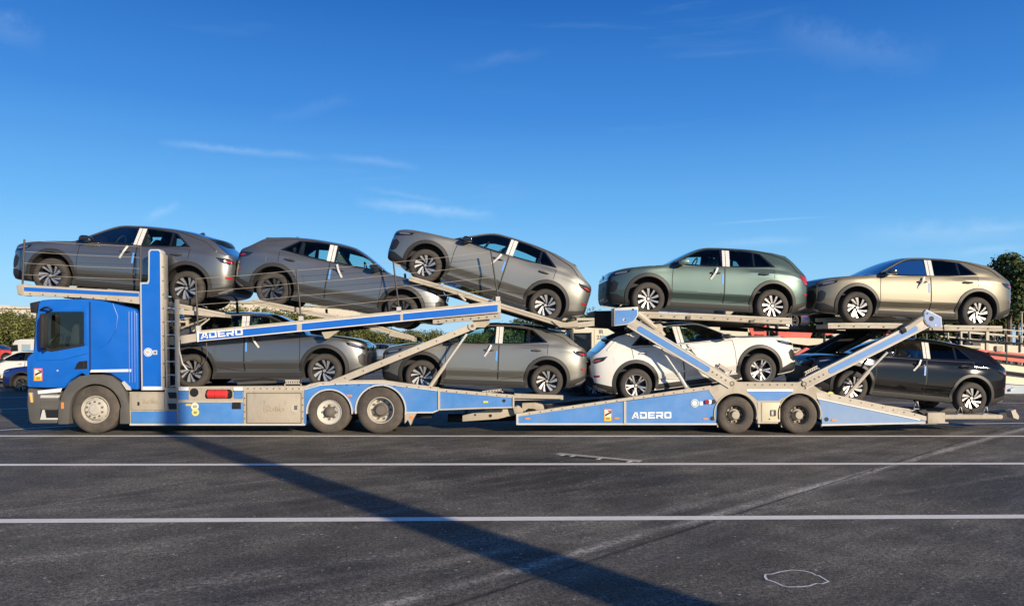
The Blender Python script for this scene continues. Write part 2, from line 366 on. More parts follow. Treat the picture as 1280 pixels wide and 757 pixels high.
# chalk outline on the asphalt
def chalk():
    px = [(957,717.5),(965,717.4),(975,714.5),(990,712.2),(1003,713),(1014,715.5),(1020,718.8),(1023,719),(1029,722.5),(1036,726.8),(1027,729.6),(1021,728.8),(1012,732),(1000,733.3),(985,733.4),(978,731.8),(968,727),(958.5,724.2),(956.2,720.5)]
    g = [G(*q) for q in px]; mb = MB(); n = len(g); c = sum(g, Vector())/n
    vs = []; fs = []
    for i in range(n):
        d = (g[(i+1)%n]-g[i-1]).normalized(); q = Vector((-d.y, d.x, 0))*(.007+.004*random.random())
        vs += [g[i]-q+Vector((0,0,.004)), g[i]+q+Vector((0,0,.004))]
    for i in range(n): j = (i+1)%n; fs.append((2*i, 2*j, 2*j+1, 2*i+1))
    mb.add(vs, fs); o = mb.build('chalk_outline', mat('chalk', (.75, .75, .72), .9, var=.2, vscale=30)); tag(o, 'thin white chalk outline shaped like a fish drawn on the asphalt', 'chalk mark')
chalk()
# long shallow drain cover between the white lines
def drain():
    a, b = G(694, 567.5), G(797, 577.2); d = (b-a).normalized(); n = Vector((-d.y, d.x, 0))
    r = root('drain_cover', 'long narrow pale drain strip with dark slots set into the asphalt beside a white line', 'drain', (a+b)/2)
    def strip(s0, s1, w0, w1, z0, z1, nm, m):
        mb = MB(); q = [a+d*s0+n*w0, a+d*s1+n*w0, a+d*s1+n*w1, a+d*s0+n*w1]
        mb.add([Vector((p.x, p.y, z0)) for p in q]+[Vector((p.x, p.y, z1)) for p in q], [(0,3,2,1),(4,5,6,7),(0,1,5,4),(1,2,6,5),(2,3,7,6),(3,0,4,7)])
        mb.build(nm, m, r)
    ln = (b-a).length
    strip(0, ln, .02, .17, .001, .007, 'kerb_strip', CREAM)
    strip(.15, ln*.55, -.13, .018, .001, .006, 'grate_slot', BLACK)
    strip(ln*.57, ln*.9, -.06, .018, .001, .006, 'grate_slot', BLACK)
    for s in (.14, ln*.22, ln*.55, ln*.9): strip(s, s+.05, -.12, .019, .002, .010, 'grate_bar', TRIM)
drain()

# ------------------------------------------------------------------ lamp mast behind the camera (throws the long shadow)
def mast():
    g = G(835, 757); hd = Vector((sdir.x, sdir.y, 0)).normalized(); base = g+hd*(3.55/math.tan(SUN_EL)); base.z = 0
    r = root('light_mast', 'tall tapering grey mast standing behind the photographer', 'mast', base)
    mb = MB(); mb.lathe(base, [(0, 0)], 3) if False else None
    mb = MB(); mb.tube([base+Vector((0,0,.0)), base+Vector((0,0,3)), base+Vector((0,0,7)), base+Vector((0,0,10.9))], [.44, .345, .205, .06], 20)
    mb.build('pole', mat('mast_grey', (.3, .3, .3), .5), r, smooth=True)
    mb = MB(); mb.tube([base+Vector((0,0,.0)), base+Vector((0,0,.25))], [.62, .6], 20); mb.build('base_plinth', mat('concrete', (.35, .34, .32), .9), r)
mast()

# ------------------------------------------------------------------ cars
def pchip(pts):
    xs = [p[0] for p in pts]; ys = [p[1] for p in pts]; n = len(xs)
    h = [xs[i+1]-xs[i] for i in range(n-1)]; dl = [(ys[i+1]-ys[i])/h[i] for i in range(n-1)]
    m = [dl[0]]+[0]*(n-2)+[dl[-1]]
    for i in range(1, n-1):
        if dl[i-1]*dl[i] > 0:
            w1 = 2*h[i]+h[i-1]; w2 = h[i]+2*h[i-1]; m[i] = (w1+w2)/(w1/dl[i-1]+w2/dl[i])
    def f(x):
        if x <= xs[0]: return ys[0]
        if x >= xs[-1]: return ys[-1]
        lo = 0
        for i in range(n-1):
            if x >= xs[i]: lo = i
        t = (x-xs[lo])/h[lo]; t2 = t*t; t3 = t2*t
        return (2*t3-3*t2+1)*ys[lo]+(t3-2*t2+t)*h[lo]*m[lo]+(-2*t3+3*t2)*ys[lo+1]+(t3-t2)*h[lo]*m[lo+1]
    return f
class CarShape: pass
def shapeA():
    c = CarShape(); c.wb = 2.631; c.nose = -.86; c.tail = 3.50
    c.zt = pchip([(-.86,.74),(-.845,.83),(-.80,.895),(-.70,.95),(-.5,1.0),(-.2,1.04),(.1,1.07),(.32,1.09),(.42,1.115),(.6,1.215),(.8,1.33),(1.0,1.435),(1.18,1.505),(1.35,1.54),(1.6,1.558),(2.0,1.555),(2.4,1.525),(2.7,1.475),(2.9,1.42),(3.05,1.33),(3.2,1.215),(3.3,1.145),(3.39,1.10),(3.46,1.05),(3.49,.97),(3.50,.90)])
    c.zb = pchip([(-.86,.42),(-.83,.28),(-.75,.225),(-.5,.20),(0,.19),(.5,.19),(2.6,.19),(3.0,.21),(3.25,.26),(3.42,.33),(3.5,.45)])
    c.w = pchip([(-.86,.55),(-.84,.66),(-.79,.745),(-.70,.80),(-.55,.845),(-.35,.876),(0,.897),(.5,.895),(1.0,.893),(1.6,.898),(2.2,.907),(2.63,.914),(2.95,.908),(3.15,.89),(3.30,.855),(3.40,.80),(3.46,.73),(3.49,.66),(3.50,.58)])
    c.zbelt = pchip([(-.86,.70),(-.845,.78),(-.80,.845),(-.70,.895),(-.5,.945),(-.2,.99),(.1,1.02),(.32,1.045),(.6,1.06),(1.5,1.085),(2.2,1.115),(2.7,1.145),(3.0,1.135),(3.2,1.105),(3.38,1.055),(3.46,.995),(3.5,.87)])
    c.drop = .035; c.tumble = .50
    c.dlo = [(.40,1.075),(.62,1.20),(.80,1.30),(.97,1.385),(1.15,1.445),(1.42,1.478),(1.8,1.475),(2.18,1.44),(2.30,1.425),(2.62,1.165),(2.0,1.112),(1.2,1.083)]
    c.wf = [(.60,1.10),(.80,1.255),(1.0,1.365),(1.2,1.425),(1.50,1.45),(1.53,1.115),(1.1,1.105)]
    c.wr = [(1.66,1.117),(1.68,1.452),(1.95,1.443),(2.20,1.418),(2.21,1.145),(1.95,1.13)]
    c.wq = [(2.25,1.148),(2.25,1.408),(2.285,1.40),(2.55,1.178)]
    c.ra = .425; c.doorf = (.50, 1.585); c.doorr = (1.600, 2.62)
    c.crease = .50; c.lamp = 'coupe'
    return c
def shapeB():
    c = shapeA(); c.wb = 2.59
    c.zt = pchip([(-.82,.72),(-.805,.80),(-.76,.87),(-.66,.925),(-.45,.985),(-.2,1.03),(.1,1.07),(.32,1.10),(.42,1.13),(.6,1.235),(.8,1.35),(1.0,1.455),(1.18,1.52),(1.35,1.55),(1.6,1.565),(2.0,1.565),(2.4,1.54),(2.7,1.50),(2.86,1.45),(3.0,1.34),(3.12,1.22),(3.2,1.14),(3.28,1.07),(3.36,.99),(3.41,.88)])
    c.nose = -.82; c.tail = 3.41
    c.zb = pchip([(-.82,.42),(-.79,.28),(-.72,.225),(-.5,.20),(0,.19),(.5,.19),(2.6,.19),(3.0,.22),(3.2,.27),(3.34,.34),(3.41,.45)])
    c.w = pchip([(-.82,.55),(-.80,.66),(-.75,.745),(-.66,.80),(-.52,.845),(-.33,.876),(0,.895),(.5,.893),(1.0,.893),(1.6,.898),(2.2,.905),(2.6,.91),(2.9,.90),(3.08,.88),(3.22,.845),(3.32,.79),(3.38,.70),(3.41,.58)])
    c.zbelt = pchip([(-.82,.68),(-.805,.755),(-.76,.825),(-.66,.88),(-.5,.94),(-.2,.99),(.1,1.03),(.32,1.06),(.6,1.075),(1.5,1.09),(2.2,1.10),(2.6,1.11),(2.9,1.09),(3.1,1.05),(3.28,.99),(3.36,.94),(3.41,.85)])
    c.dlo = [(.42,1.085),(.62,1.215),(.80,1.32),(.97,1.40),(1.15,1.455),(1.42,1.485),(1.8,1.485),(2.1,1.465),(2.33,1.425),(2.62,1.15),(2.0,1.11),(1.2,1.09)]
    c.wf = [(.62,1.12),(.82,1.275),(1.0,1.375),(1.2,1.435),(1.48,1.457),(1.50,1.12),(1.1,1.11)]
    c.wr = [(1.63,1.122),(1.65,1.46),(1.95,1.452),(2.16,1.432),(2.16,1.135),(1.95,1.13)]
    c.wq = [(2.20,1.138),(2.20,1.425),(2.31,1.405),(2.54,1.165)]
    c.doorf = (.49, 1.555); c.doorr = (1.57, 2.60); c.lamp = 'old'
    return c
PROF = pchip([(0,.895),(.06,.922),(.14,.926),(.20,.928),(.29,.968),(.365,1.002),(.375,1.004),(.50,1.001),(.65,.992),(.80,.974),(.90,.955),(1.0,.925)])
PROFE = pchip([(0,.90),(.10,.965),(.30,.99),(.5,1.0),(.8,.985),(1.0,.945)])
def ss(a, b, x):
    t = max(0, min(1, (x-a)/(b-a))); return t*t*(3-2*t)
def surfY(c, x, z):
    w = c.w(x); zb, zl = c.zb(x), c.zbelt(x)
    k = ss(-.1, .45, x)*(1-ss(2.7, 3.1, x))
    if z <= zl:
        s = max(0, (z-zb)/(zl-zb)); y = w*(PROF(s)*k+PROFE(s)*(1-k))
        # gentle haunch over the wheels
        for ax in (0, c.wb): y += .016*math.exp(-((x-ax)/.42)**2)*math.exp(-((z-.78)/.22)**2)
        y += .011*ss(1.8, 2.3, x)*(1-ss(3.2, 3.4, x))*math.exp(-((z-(zl-.10))/.045)**2) + .012*(1-ss(.2, .6, x))*ss(-.6, -.3, x)*math.exp(-((z-(zl-.05))/.04)**2)
        return y
    t = z-zl
    return w*.942-c.tumble*t+.05*t*max(0, .45-t)
def section(c, x):
    zb, zl, zt = c.zb(x), c.zbelt(x), c.zt(x); zr = max(zl+.002, zt-c.drop*(1+.8*ss(1.1, 1.5, x)*(1-ss(2.7, 3.0, x))))
    pts = [(0, zb), (surfY(c, x, zb)*.5, zb), (surfY(c, x, zb)*.93, zb)]
    for s in (0, .04, .1, .17, .22, .26, .30, .345, .372, .39, .44, .52, .58, .66, .73, .79, .83, .87, .91, .955, 1.0): 
        z = zb+(zl-zb)*s; pts.append((surfY(c, x, z), z))
    for t in (.15, .35, .55, .75, .9, 1.0):
        z = zl+(zr-zl)*t; pts.append((surfY(c, x, z), z))
    yr = pts[-1][0]
    for f in (.97, .9, .78, .62, .42, .2, 0):
        pts.append((yr*f, zr+(zt-zr)*(1-f**2.4)))
    return pts
def topz(c, x, f):
    zl, zt = c.zbelt(x), c.zt(x); zr = max(zl+.002, zt-c.drop*(1+.8*ss(1.1, 1.5, x)*(1-ss(2.7, 3.0, x)))); yr = surfY(c, x, zr)
    return yr*f, zr+(zt-zr)*(1-abs(f)**2.4)
def stations(c):
    xs = [c.nose, c.nose+.006, c.nose+.018, c.nose+.04, c.nose+.07, c.nose+.11, c.nose+.16, c.nose+.22]
    x = c.nose+.29
    while x < c.tail-.3: xs.append(x); x += .055
    xs += [c.tail-d for d in (.25, .20, .15, .11, .075, .045, .022, .008, 0)]
    return xs
def car_body_mesh(c, key):
    xs = stations(c); rings = []
    for x in xs:
        h = section(c, x); rings.append([(x, -y, z) for y, z in h]+[(x, y, z) for y, z in h[-2:0:-1]])
    n = len(rings[0]); vs = [v for r in rings for v in r]; fs = []
    for i in range(len(rings)-1):
        for k in range(n): fs.append((i*n+k, i*n+(k+1)%n, (i+1)*n+(k+1)%n, (i+1)*n+k))
    fs += [tuple(range(n-1, -1, -1)), tuple(range((len(rings)-1)*n, len(rings)*n))]
    me = bpy.data.meshes.new(key); me.from_pydata(vs, [], fs); me.materials.append(None); me.materials.append(INTER)
    bm = bmesh.new(); bm.from_mesh(me); bmesh.ops.recalc_face_normals(bm, faces=bm.faces); bm.to_mesh(me); bm.free()
    o = bpy.data.objects.new(key, me); COL.objects.link(o); cut = []
    def cutter(mb):
        q = mb.build('cutter', [INTER, INTER], world=True); q.data.polygons.foreach_set('material_index', [1]*len(q.data.polygons))
        md = o.modifiers.new('b', 'BOOLEAN'); md.operation = 'DIFFERENCE'; md.solver = 'EXACT'; md.object = q; cut.append(q)
    mb = MB()
    for ax in (0, c.wb):
        for sgn in (-1, 1):
            pl = [(ax+c.ra*math.cos(2*math.pi*k/40), .385+c.ra*math.sin(2*math.pi*k/40)) for k in range(40)]
            mb.prism(pl, sgn*.56, sgn*1.2)
    cutter(mb)
    mb = MB(); cx = [(.95,1.00),(1.02,1.30),(1.25,1.43),(1.6,1.465),(2.1,1.455),(2.45,1.38),(2.62,1.12),(2.6,.98)]; mb.prism(cx, -.60, .60)
    cutter(mb)
    mb = MB()
    for pl in (c.wf, c.wr, c.wq): mb.prism(pl, -1.2, 1.2)
    cutter(mb)
    dg = bpy.context.evaluated_depsgraph_get(); m2 = bpy.data.meshes.new_from_object(o.evaluated_get(dg))
    bpy.data.objects.remove(o)
    for q in cut: bpy.data.objects.remove(q)
    m2.polygons.foreach_set('use_smooth', [True]*len(m2.polygons)); m2.set_sharp_from_angle(angle=R(32))
    m2.name = key
    return m2
def inside(p, poly):
    x, y = p; r = False; n = len(poly)
    for i in range(n):
        a, b = poly[i], poly[i-1]
        if (a[1] > y) != (b[1] > y) and x < (b[0]-a[0])*(y-a[1])/(b[1]-a[1])+a[0]: r = not r
    return r
def densify(poly, st):
    o = []
    for i in range(len(poly)):
        a, b = poly[i], poly[(i+1)%len(poly)]; k = max(1, int(math.hypot(b[0]-a[0], b[1]-a[1])/st))
        o += [(a[0]+(b[0]-a[0])*j/k, a[1]+(b[1]-a[1])*j/k) for j in range(k)]
    return o
def patch(c, outer, off, holes=(), st=.06, th=.012, sgn=-1, fn=None):
    """sheet lying on the side of the body, with turned-in edge"""
    fn = fn or (lambda x, z: surfY(c, x, z))
    outer = densify(outer, st); holes = [densify(h, st) for h in holes]
    pts = list(outer); edges = [(i, (i+1)%len(outer)) for i in range(len(outer))]; loops = [list(range(len(outer)))]
    for h in holes:
        b = len(pts); pts += h; edges += [(b+i, b+(i+1)%len(h)) for i in range(len(h))]; loops.append([b+i for i in range(len(h))])
    xs = [p[0] for p in outer]; zs = [p[1] for p in outer]
    x = min(xs)+st*.5
    while x < max(xs):
        z = min(zs)+st*.5
        while z < max(zs):
            if inside((x, z), outer) and not any(inside((x, z), h) for h in holes): pts.append((x, z))
            z += st
        x += st
    r = delaunay_2d_cdt([Vector(p) for p in pts], edges, [], 0, 1e-5)
    vv, ff = r[0], r[2]; fs = []
    for f in ff:
        cx = sum(vv[i].x for i in f)/len(f); cz = sum(vv[i].y for i in f)/len(f)
        if inside((cx, cz), outer) and not any(inside((cx, cz), h) for h in holes): fs.append(tuple(f))
    vs = [(p.x, sgn*(fn(p.x, p.y)+off), p.y) for p in vv]
    mb = MB(); mb.add(vs, fs)
    cnt = {}
    for f in fs:
        for i in range(len(f)):
            e = (f[i], f[(i+1)%len(f)]); k = tuple(sorted(e)); cnt.setdefault(k, []).append(e)
    back = {}
    for k, e in cnt.items():
        if len(e) == 1:
            a, b = e[0]
            for q in (a, b):
                if q not in back: back[q] = len(mb.v); v = mb.v[q]; mb.v.append(Vector((v.x, v.y-sgn*th, v.z)))
            mb.f.append((b, a, back[a], back[b])); mb.m.append(0)
    return mb
def toppatch(c, x0, x1, f0, f1, off, nx=14, nf=14, xf=None):
    mb = MB(); vs = []
    for i in range(nx+1):
        for j in range(nf+1):
            f = f0+(f1-f0)*j/nf; x = x0+(x1-x0)*i/nx
            if xf: x = x0+(x1-x0)*i/nx + xf(f)*(1-i/nx)
            y, z = topz(c, x, abs(f)); 
            dz = (c.zt(x+.01)-c.zt(x-.01))/.02; nn = Vector((-dz, 0, 1)).normalized()
            vs.append((x+nn.x*off, y*(1 if f > 0 else -1), z+nn.z*off))
    m = nf+1
    mb.add(vs, [(i*m+j, i*m+j+1, (i+1)*m+j+1, (i+1)*m+j) for i in range(nx) for j in range(nf)])
    return mb
def front_x(c, y, z, rear=False):
    """x of the body's skin at half-width y and height z, seen from the front (or rear)"""
    lo, hi = (c.nose, c.nose+.7) if not rear else (c.tail-.7, c.tail)
    end = lo if not rear else hi
    def ok(x): return c.zb(x) <= z <= c.zt(x) and (surfY(c, x, z) if z <= c.zbelt(x) else surfY(c, x, z)) >= abs(y)
    if ok(end): return end
    a, b = (lo, hi) if not rear else (hi, lo)
    for _ in range(22):
        m = (a+b)/2
        if ok(m): b = m
        else: a = m
    return b
def frontpatch(c, rows, off, rear=False, n=14):
    """rows: (z, y0, y1)"""
    mb = MB(); vs = []; s = 1 if rear else -1
    for z, y0, y1 in rows:
        for j in range(n+1):
            y = y0+(y1-y0)*j/n; vs.append((front_x(c, y, z, rear)+s*off, y, z))
    m = n+1; mb.add(vs, [(i*m+j, i*m+j+1, (i+1)*m+j+1, (i+1)*m+j) for i in range(len(rows)-1) for j in range(n)])
    return mb
def wheel_parts(style):
    """meshes centred on the hub, outer face to -y"""
    o = {}
    mb = MB(); mb.lathe((0,0,0), [(.222,-.095),(.232,-.108),(.262,-.118),(.305,-.112),(.328,-.098),(.341,-.075),(.345,-.04),(.345,.04),(.341,.085),(.32,.108),(.24,.108),(.222,.09)], 40, True); o['tyre'] = (mb, [TYRE])
    mb = MB(); mb.lathe((0,0,0), [(.230,-.112),(.226,-.118),(.219,-.112),(.212,-.085),(.205,.02),(.0,.03)], 40)
    mb.lathe((0,0,0), [(.0,-.075),(.035,-.078),(.055,-.06),(.06,.02)], 20)
    mb.cm = 1
    o['rim'] = (mb, [ALLOYD, ALLOY])
    def spoke(a0, r0, r1, w0, w1, skew, y0=-.085, y1=-.108, th=.022, curve=0):
        vs = []; N = 5
        for i in range(N+1):
            t = i/N; r = r0+(r1-r0)*t; a = a0+skew*t+curve*t*(1-t); w = (w0+(w1-w0)*t)/2; y = y0+(y1-y0)*t
            for sg in (-1, 1):
                aa = a+sg*w/r; vs.append((r*math.cos(aa), y, r*math.sin(aa)))
            for sg in (-1, 1):
                aa = a+sg*w/r; vs.append((r*math.cos(aa), y+th, r*math.sin(aa)))
        fs = []
        for i in range(N):
            b = i*4; fs += [(b, b+1, b+5, b+4), (b+2, b+6, b+7, b+3), (b, b+4, b+6, b+2), (b+1, b+3, b+7, b+5)]
        fs += [(0, 2, 3, 1), (N*4, N*4+1, N*4+3, N*4+2)]
        mb.add(vs, fs)
    T = 2*math.pi
    if style in ('turbine', 'dark'):
        for k in range(5):
            a = T*k/5
            spoke(a, .05, .222, .024, .064, .42, curve=.3)
            spoke(a+.52, .075, .222, .018, .050, .42, curve=.3)
            mb.cm = 0; spoke(a+.30, .05, .222, .03, .05, .36, y0=-.06, y1=-.085); mb.cm = 1
        if style == 'dark': o['rim'] = (mb, [ALLOYD, mat('satin_alloy', (.14, .14, .14), .3, metal=.7)])
    elif style == 'ten':
        for k in range(10): spoke(T*k/10, .05, .226, .022, .042 if k%2 else .055, .10)
    else:
        for k in range(5):
            a = T*k/5+.3
            spoke(a-.10, .05, .226, .022, .036, -.10); spoke(a+.10, .05, .226, .022, .036, .10)
            spoke(a, .05, .12, .05, .03, 0)
        mb.cm = 1; mb.lathe((0,0,0), [(.231,-.114),(.226,-.121),(.214,-.115),(.210,-.095)], 40)
    mb.cm = 1
    mb.lathe((0,0,0), [(0,-.098),(.028,-.097),(.033,-.09),(.033,-.07)], 16)
    return o
WCACHE = {}
def make_wheel(style, parent, x, y, sgn, r=.345, spin=0.0):
    w = bpy.data.objects.new('wheel', None); COL.objects.link(w); w.empty_display_size = .1; w.parent = parent
    w.location = (x, y, r); w.rotation_euler = (0, spin, 0) if sgn < 0 else (0, spin, math.pi)
    if style not in WCACHE:
        d = {}
        for nm, (mb, ms) in wheel_parts(style).items():
            q = mb.build(nm, ms, None, smooth=True, world=True, angle=30); d[nm] = q.data; bpy.data.objects.remove(q)
        WCACHE[style] = d
    for nm, me in WCACHE[style].items():
        q = bpy.data.objects.new(nm, me); COL.objects.link(q); q.parent = w
    return w
PC = {}
def cached(key, f, mats, smooth=True, angle=35, bevel=0):
    if key not in PC:
        mb = f(); q = mb.build(key[-1], mats, None, smooth=smooth, angle=angle, bevel=bevel); PC[key] = (q.data, Vector(WP[q.name])); bpy.data.objects.remove(q)
    return PC[key]
def make_car(kind, paint, style, label, group, tags=True, film=True, visible_side=-1, covers=True, badge=True, body_clad=None, roof_shade=True):
    c = SHAPES[kind]; r = root('car', label, 'car', (0,0,0), group)
    hx = c.wb/2
    def part(key, f, m, parent=r, nm=None, **kw):
        me, ctr = cached((kind, key, nm or key), f, m, **kw)
        o = bpy.data.objects.new(nm or key, me); COL.objects.link(o); o.parent = parent
        pl = WP.get(parent.name, Vector((0,0,0))) if parent is not r else Vector((0,0,0))
        wl = ctr+Vector((-hx, 0, 0)); o.location = wl-pl; WP[o.name] = wl
        if m and isinstance(m, list) and m[0] is not me.materials[0]:
            o.material_slots[0].link = 'OBJECT'; o.material_slots[0].material = m[0]
        return o
    b = bpy.data.objects.new('body', BODY[kind]); COL.objects.link(b); b.parent = r; b.location = (-hx, 0, 0)
    b.material_slots[0].link = 'OBJECT'; b.material_slots[0].material = paint
    BLK = DLAMP
    clad = body_clad or CLAD
    for s in (-1, 1):
        k = 'n' if s < 0 else 'f'
        # doors: proud skin, with the black gap showing round it
        x0, x1 = c.doorf; bot = .335
        df = [(x0, bot+.01), (x1-.006, bot+.005), (x1-.006, c.zbelt(x1)-.02), (1.0, c.zbelt(1.0)-.018), (x0+.01, c.zbelt(x0)-.03), (x0-.01, .8)]
        y0, y1 = c.doorr
        dr = [(y0+.006, bot+.005)]+[(c.wb-.50*math.cos(R(a)), .385+.50*math.sin(R(a))) for a in (4, 20, 36, 52, 68)]+[(y1-.01, .90), (y1+.0, c.zbelt(y1)-.03), (2.1, c.zbelt(2.1)-.02), (y0+.006, c.zbelt(y0)-.02)]
        for nm, pl in (('front', df), ('rear', dr)):
            gx = [(p[0]+(.012 if p[0] > sum(q[0] for q in pl)/len(pl) else -.012), p[1]+(.010 if p[1] > .7 else -.010)) for p in pl]
            cxm = sum(p[0] for p in pl)/len(pl); czm = sum(p[1] for p in pl)/len(pl)
            hole = [(cxm+(p[0]-cxm)*.93, czm+(p[1]-czm)*.93) for p in pl]
            part('gap'+nm+k, lambda: patch(c, gx, .002, holes=(hole,), sgn=s, st=.05, th=.004), [BLACK], nm='door_gap')
            d = part('door'+nm+k, lambda: patch(c, pl, .005, sgn=s, st=.036, th=.006), [paint], nm='door', angle=11)
            hx0 = (x1-.20) if nm == 'front' else (y1-.24)
            hz = .955 if nm == 'front' else .985
            def hnd():
                mb = MB(); y = surfY(c, hx0, hz)
                mb.tube([(hx0-.10, s*(y+.004), hz), (hx0-.075, s*(y+.038), hz+.002), (hx0+.02, s*(y+.044), hz+.006), (hx0+.10, s*(y+.036), hz+.008), (hx0+.12, s*(y+.006), hz+.006)], [.012, .017, .018, .017, .012], 8); return mb
            part('handle'+nm+k, hnd, [paint], d, 'door_handle')
            def hcup():
                return patch(c, [(hx0+.085*math.cos(2*math.pi*i/14), hz+.032*math.sin(2*math.pi*i/14)) for i in range(14)], .0065, sgn=s, th=.004, st=.05)
            part('handle_cup'+nm+k, hcup, [BLACK], d, 'handle_cup')
        # window frame in gloss black, panes in the openings
        part('frame'+k, lambda: patch(c, c.dlo, .004, holes=(c.wf, c.wr, c.wq), sgn=s, th=.01), [BLK], nm='window_frame')
        for nm, pl, m in (('wf', c.wf, GLASS), ('wr', c.wr, GLASS), ('wq', c.wq, PRIV)):
            part('pane'+nm+k, lambda: patch(c, pl, .001, sgn=s, th=.0, st=.2), [m], nm='window')
        # bright strip along the sill line of the glass
        # roof arc trim in paint colour
        def arcs():
            mb = MB(); ps = []
            x = .52
            while x < 3.14:
                z = c.zt(x)-c.drop*(1+.8*ss(1.1, 1.5, x)*(1-ss(2.7, 3.0, x)))-.012
                if x > 2.35: z = z-(x-2.35)*.12
                ps.append((x, s*(surfY(c, x, z)+.004), z)); x += .09
            mb.tube(ps, .017, 6); return mb
        part('arc'+k, arcs, [paint], nm='roof_trim')
        # wheel arch flares and sill
        def flare(ax):
            mb = MB(); n = 30; vs = []; A0, A1 = -20, 200
            for i in range(n+1):
                a = R(A0+(A1-A0)*i/n)
                for rr, oy in ((.415, -.07), (.416, .010), (.424, .020), (.482, .018), (.495, .0)):
                    x = ax+rr*math.cos(a); z = max(.20, .385+rr*math.sin(a)); y = surfY(c, min(max(x, c.nose+.03), c.tail-.03), max(z, c.zb(x)+.02)); yb = surfY(c, ax, max(z, .25))
                    if rr < .42: y = surfY(c, min(max(ax+.424*math.cos(a), c.nose+.03), c.tail-.03), max(.22, .385+.424*math.sin(a)))
                    vs.append((x, s*(y+oy), z))
            mb.add(vs, [(i*5+j, (i+1)*5+j, (i+1)*5+j+1, i*5+j+1) for i in range(n) for j in range(4)]); return mb
        part('flare0'+k, lambda: flare(0), [clad], nm='wheel_arch'); part('flare1'+k, lambda: flare(c.wb), [clad], nm='wheel_arch')
        part('sill'+k, lambda: patch(c, [(.43,.205),(c.wb-.43,.205),(c.wb-.47,.325),(.47,.325)], .012, sgn=s, st=.08, th=.03), [clad], nm='sill')
        part('sillt'+k, lambda: patch(c, [(.475,.318),(c.wb-.475,.318),(c.wb-.48,.336),(.48,.336)], .018, sgn=s, st=.1, th=.01), [paint], nm='sill_trim')
        # headlight, tail light
        n_ = c.nose; t_ = c.tail
        if c.lamp == 'coupe':
            hl = [(n_+.055,.80),(n_+.10,.835),(n_+.30,.895),(n_+.44,.925),(n_+.40,.865),(n_+.22,.805),(n_+.075,.765)]
            tl = [(t_-.36,1.01),(t_-.25,1.005),(t_-.13,1.0),(t_-.055,.965),(t_-.04,.91),(t_-.10,.885),(t_-.26,.925)]
        else:
            hl = [(n_+.045,.80),(n_+.12,.85),(n_+.30,.90),(n_+.45,.935),(n_+.40,.87),(n_+.20,.815),(n_+.065,.77)]
            tl = [(t_-.26,1.0),(t_-.12,.995),(t_-.045,.95),(t_-.035,.85),(t_-.10,.815),(t_-.17,.85),(t_-.22,.93)]
        h = part('head'+k, lambda: patch(c, hl, .006, sgn=s, st=.035, th=.01), [DLAMP], nm='headlight')
        part('lens'+k, lambda: patch(c, [(a*.62+(n_+.25)*.38, z*.45+.862*.55) for a, z in hl], .011, sgn=s, st=.035, th=.004), [LAMP], h, 'lens')
        tlm = DLAMP if c.lamp == 'coupe' else RED
        q = part('tail'+k, lambda: patch(c, tl, .008, sgn=s, st=.03, th=.01), [tlm], nm='tail_light')
        if c.lamp == 'coupe':
            part('tlred'+k, lambda: patch(c, [(t_-.21,.965),(t_-.13,.965),(t_-.06,.945),(t_-.055,.92),(t_-.13,.92),(t_-.20,.94)], .012, sgn=s, st=.03, th=.004), [RED], q, 'lens')
        part('reflector'+k, lambda: patch(c, [(t_-.15,.60),(t_-.04,.60),(t_-.04,.64),(t_-.15,.64)], .006, sgn=s, st=.03, th=.006), [RED], nm='reflector')
        # air intake behind the bumper corner
        part('intake'+k, lambda: patch(c, [(n_+.04,.46),(n_+.06,.66),(n_+.12,.70),(n_+.20,.64),(n_+.17,.50),(n_+.10,.44)], .004, sgn=s, st=.03, th=.008), [BPLA], nm='air_intake')
        # lower bumper corners in black
        part('bumpf'+k, lambda: patch(c, [(n_+.03,.30),(n_+.04,.42),(n_+.16,.42),(n_+.42,.32),(n_+.47,.215),(n_+.13,.24)], .008, sgn=s, st=.04, th=.015), [BPLA], nm='bumper_corner')
        part('bumpr'+k, lambda: patch(c, [(t_-.03,.40),(t_-.03,.50),(t_-.20,.44),(t_-.43,.36),(t_-.46,.22),(t_-.20,.275),(t_-.08,.34)], .008, sgn=s, st=.04, th=.015), [clad], nm='bumper_corner')
        part('skidr'+k, lambda: patch(c, [(t_-.035,.385),(t_-.03,.43),(t_-.12,.375),(t_-.25,.315),(t_-.26,.285),(t_-.13,.325)], .016, sgn=s, st=.03, th=.01), [ALLOY], nm='skid_corner')
        part('fuel'+k, lambda: patch(c, [(2.86,.86),(3.02,.86),(3.03,.98),(2.87,.985)], .004, sgn=s, st=.05, th=.004), [paint], nm='fuel_flap') if s > 0 else None
        # mirror
        def mir():
            mb = MB(); y = surfY(c, .62, 1.09)
            mb.prism([(.56,1.085),(.585,1.155),(.62,1.178),(.72,1.182),(.765,1.15),(.755,1.10),(.68,1.075)], s*(y+.05), s*(y+.25))
            mb.prism([(.60,1.075),(.61,1.115),(.68,1.115),(.69,1.07)], s*(y-.02), s*(y+.08)); return mb
        part('mirror'+k, mir, [DLAMP if roof_shade else paint], nm='mirror', bevel=.022)
        # transport film on the B pillar, tape on the handle, blue tag
        if film:
            part('film0'+k, lambda: patch(c, [(1.515,1.105),(1.575,1.105),(1.595,1.455),(1.535,1.455)], .010, sgn=s, st=.08, th=.004), [FILM], nm='pillar_film')
            part('film1'+k, lambda: patch(c, [(1.588,1.105),(1.665,1.105),(1.685,1.455),(1.605,1.455)], .010, sgn=s, st=.08, th=.004), [FILM], nm='pillar_film')
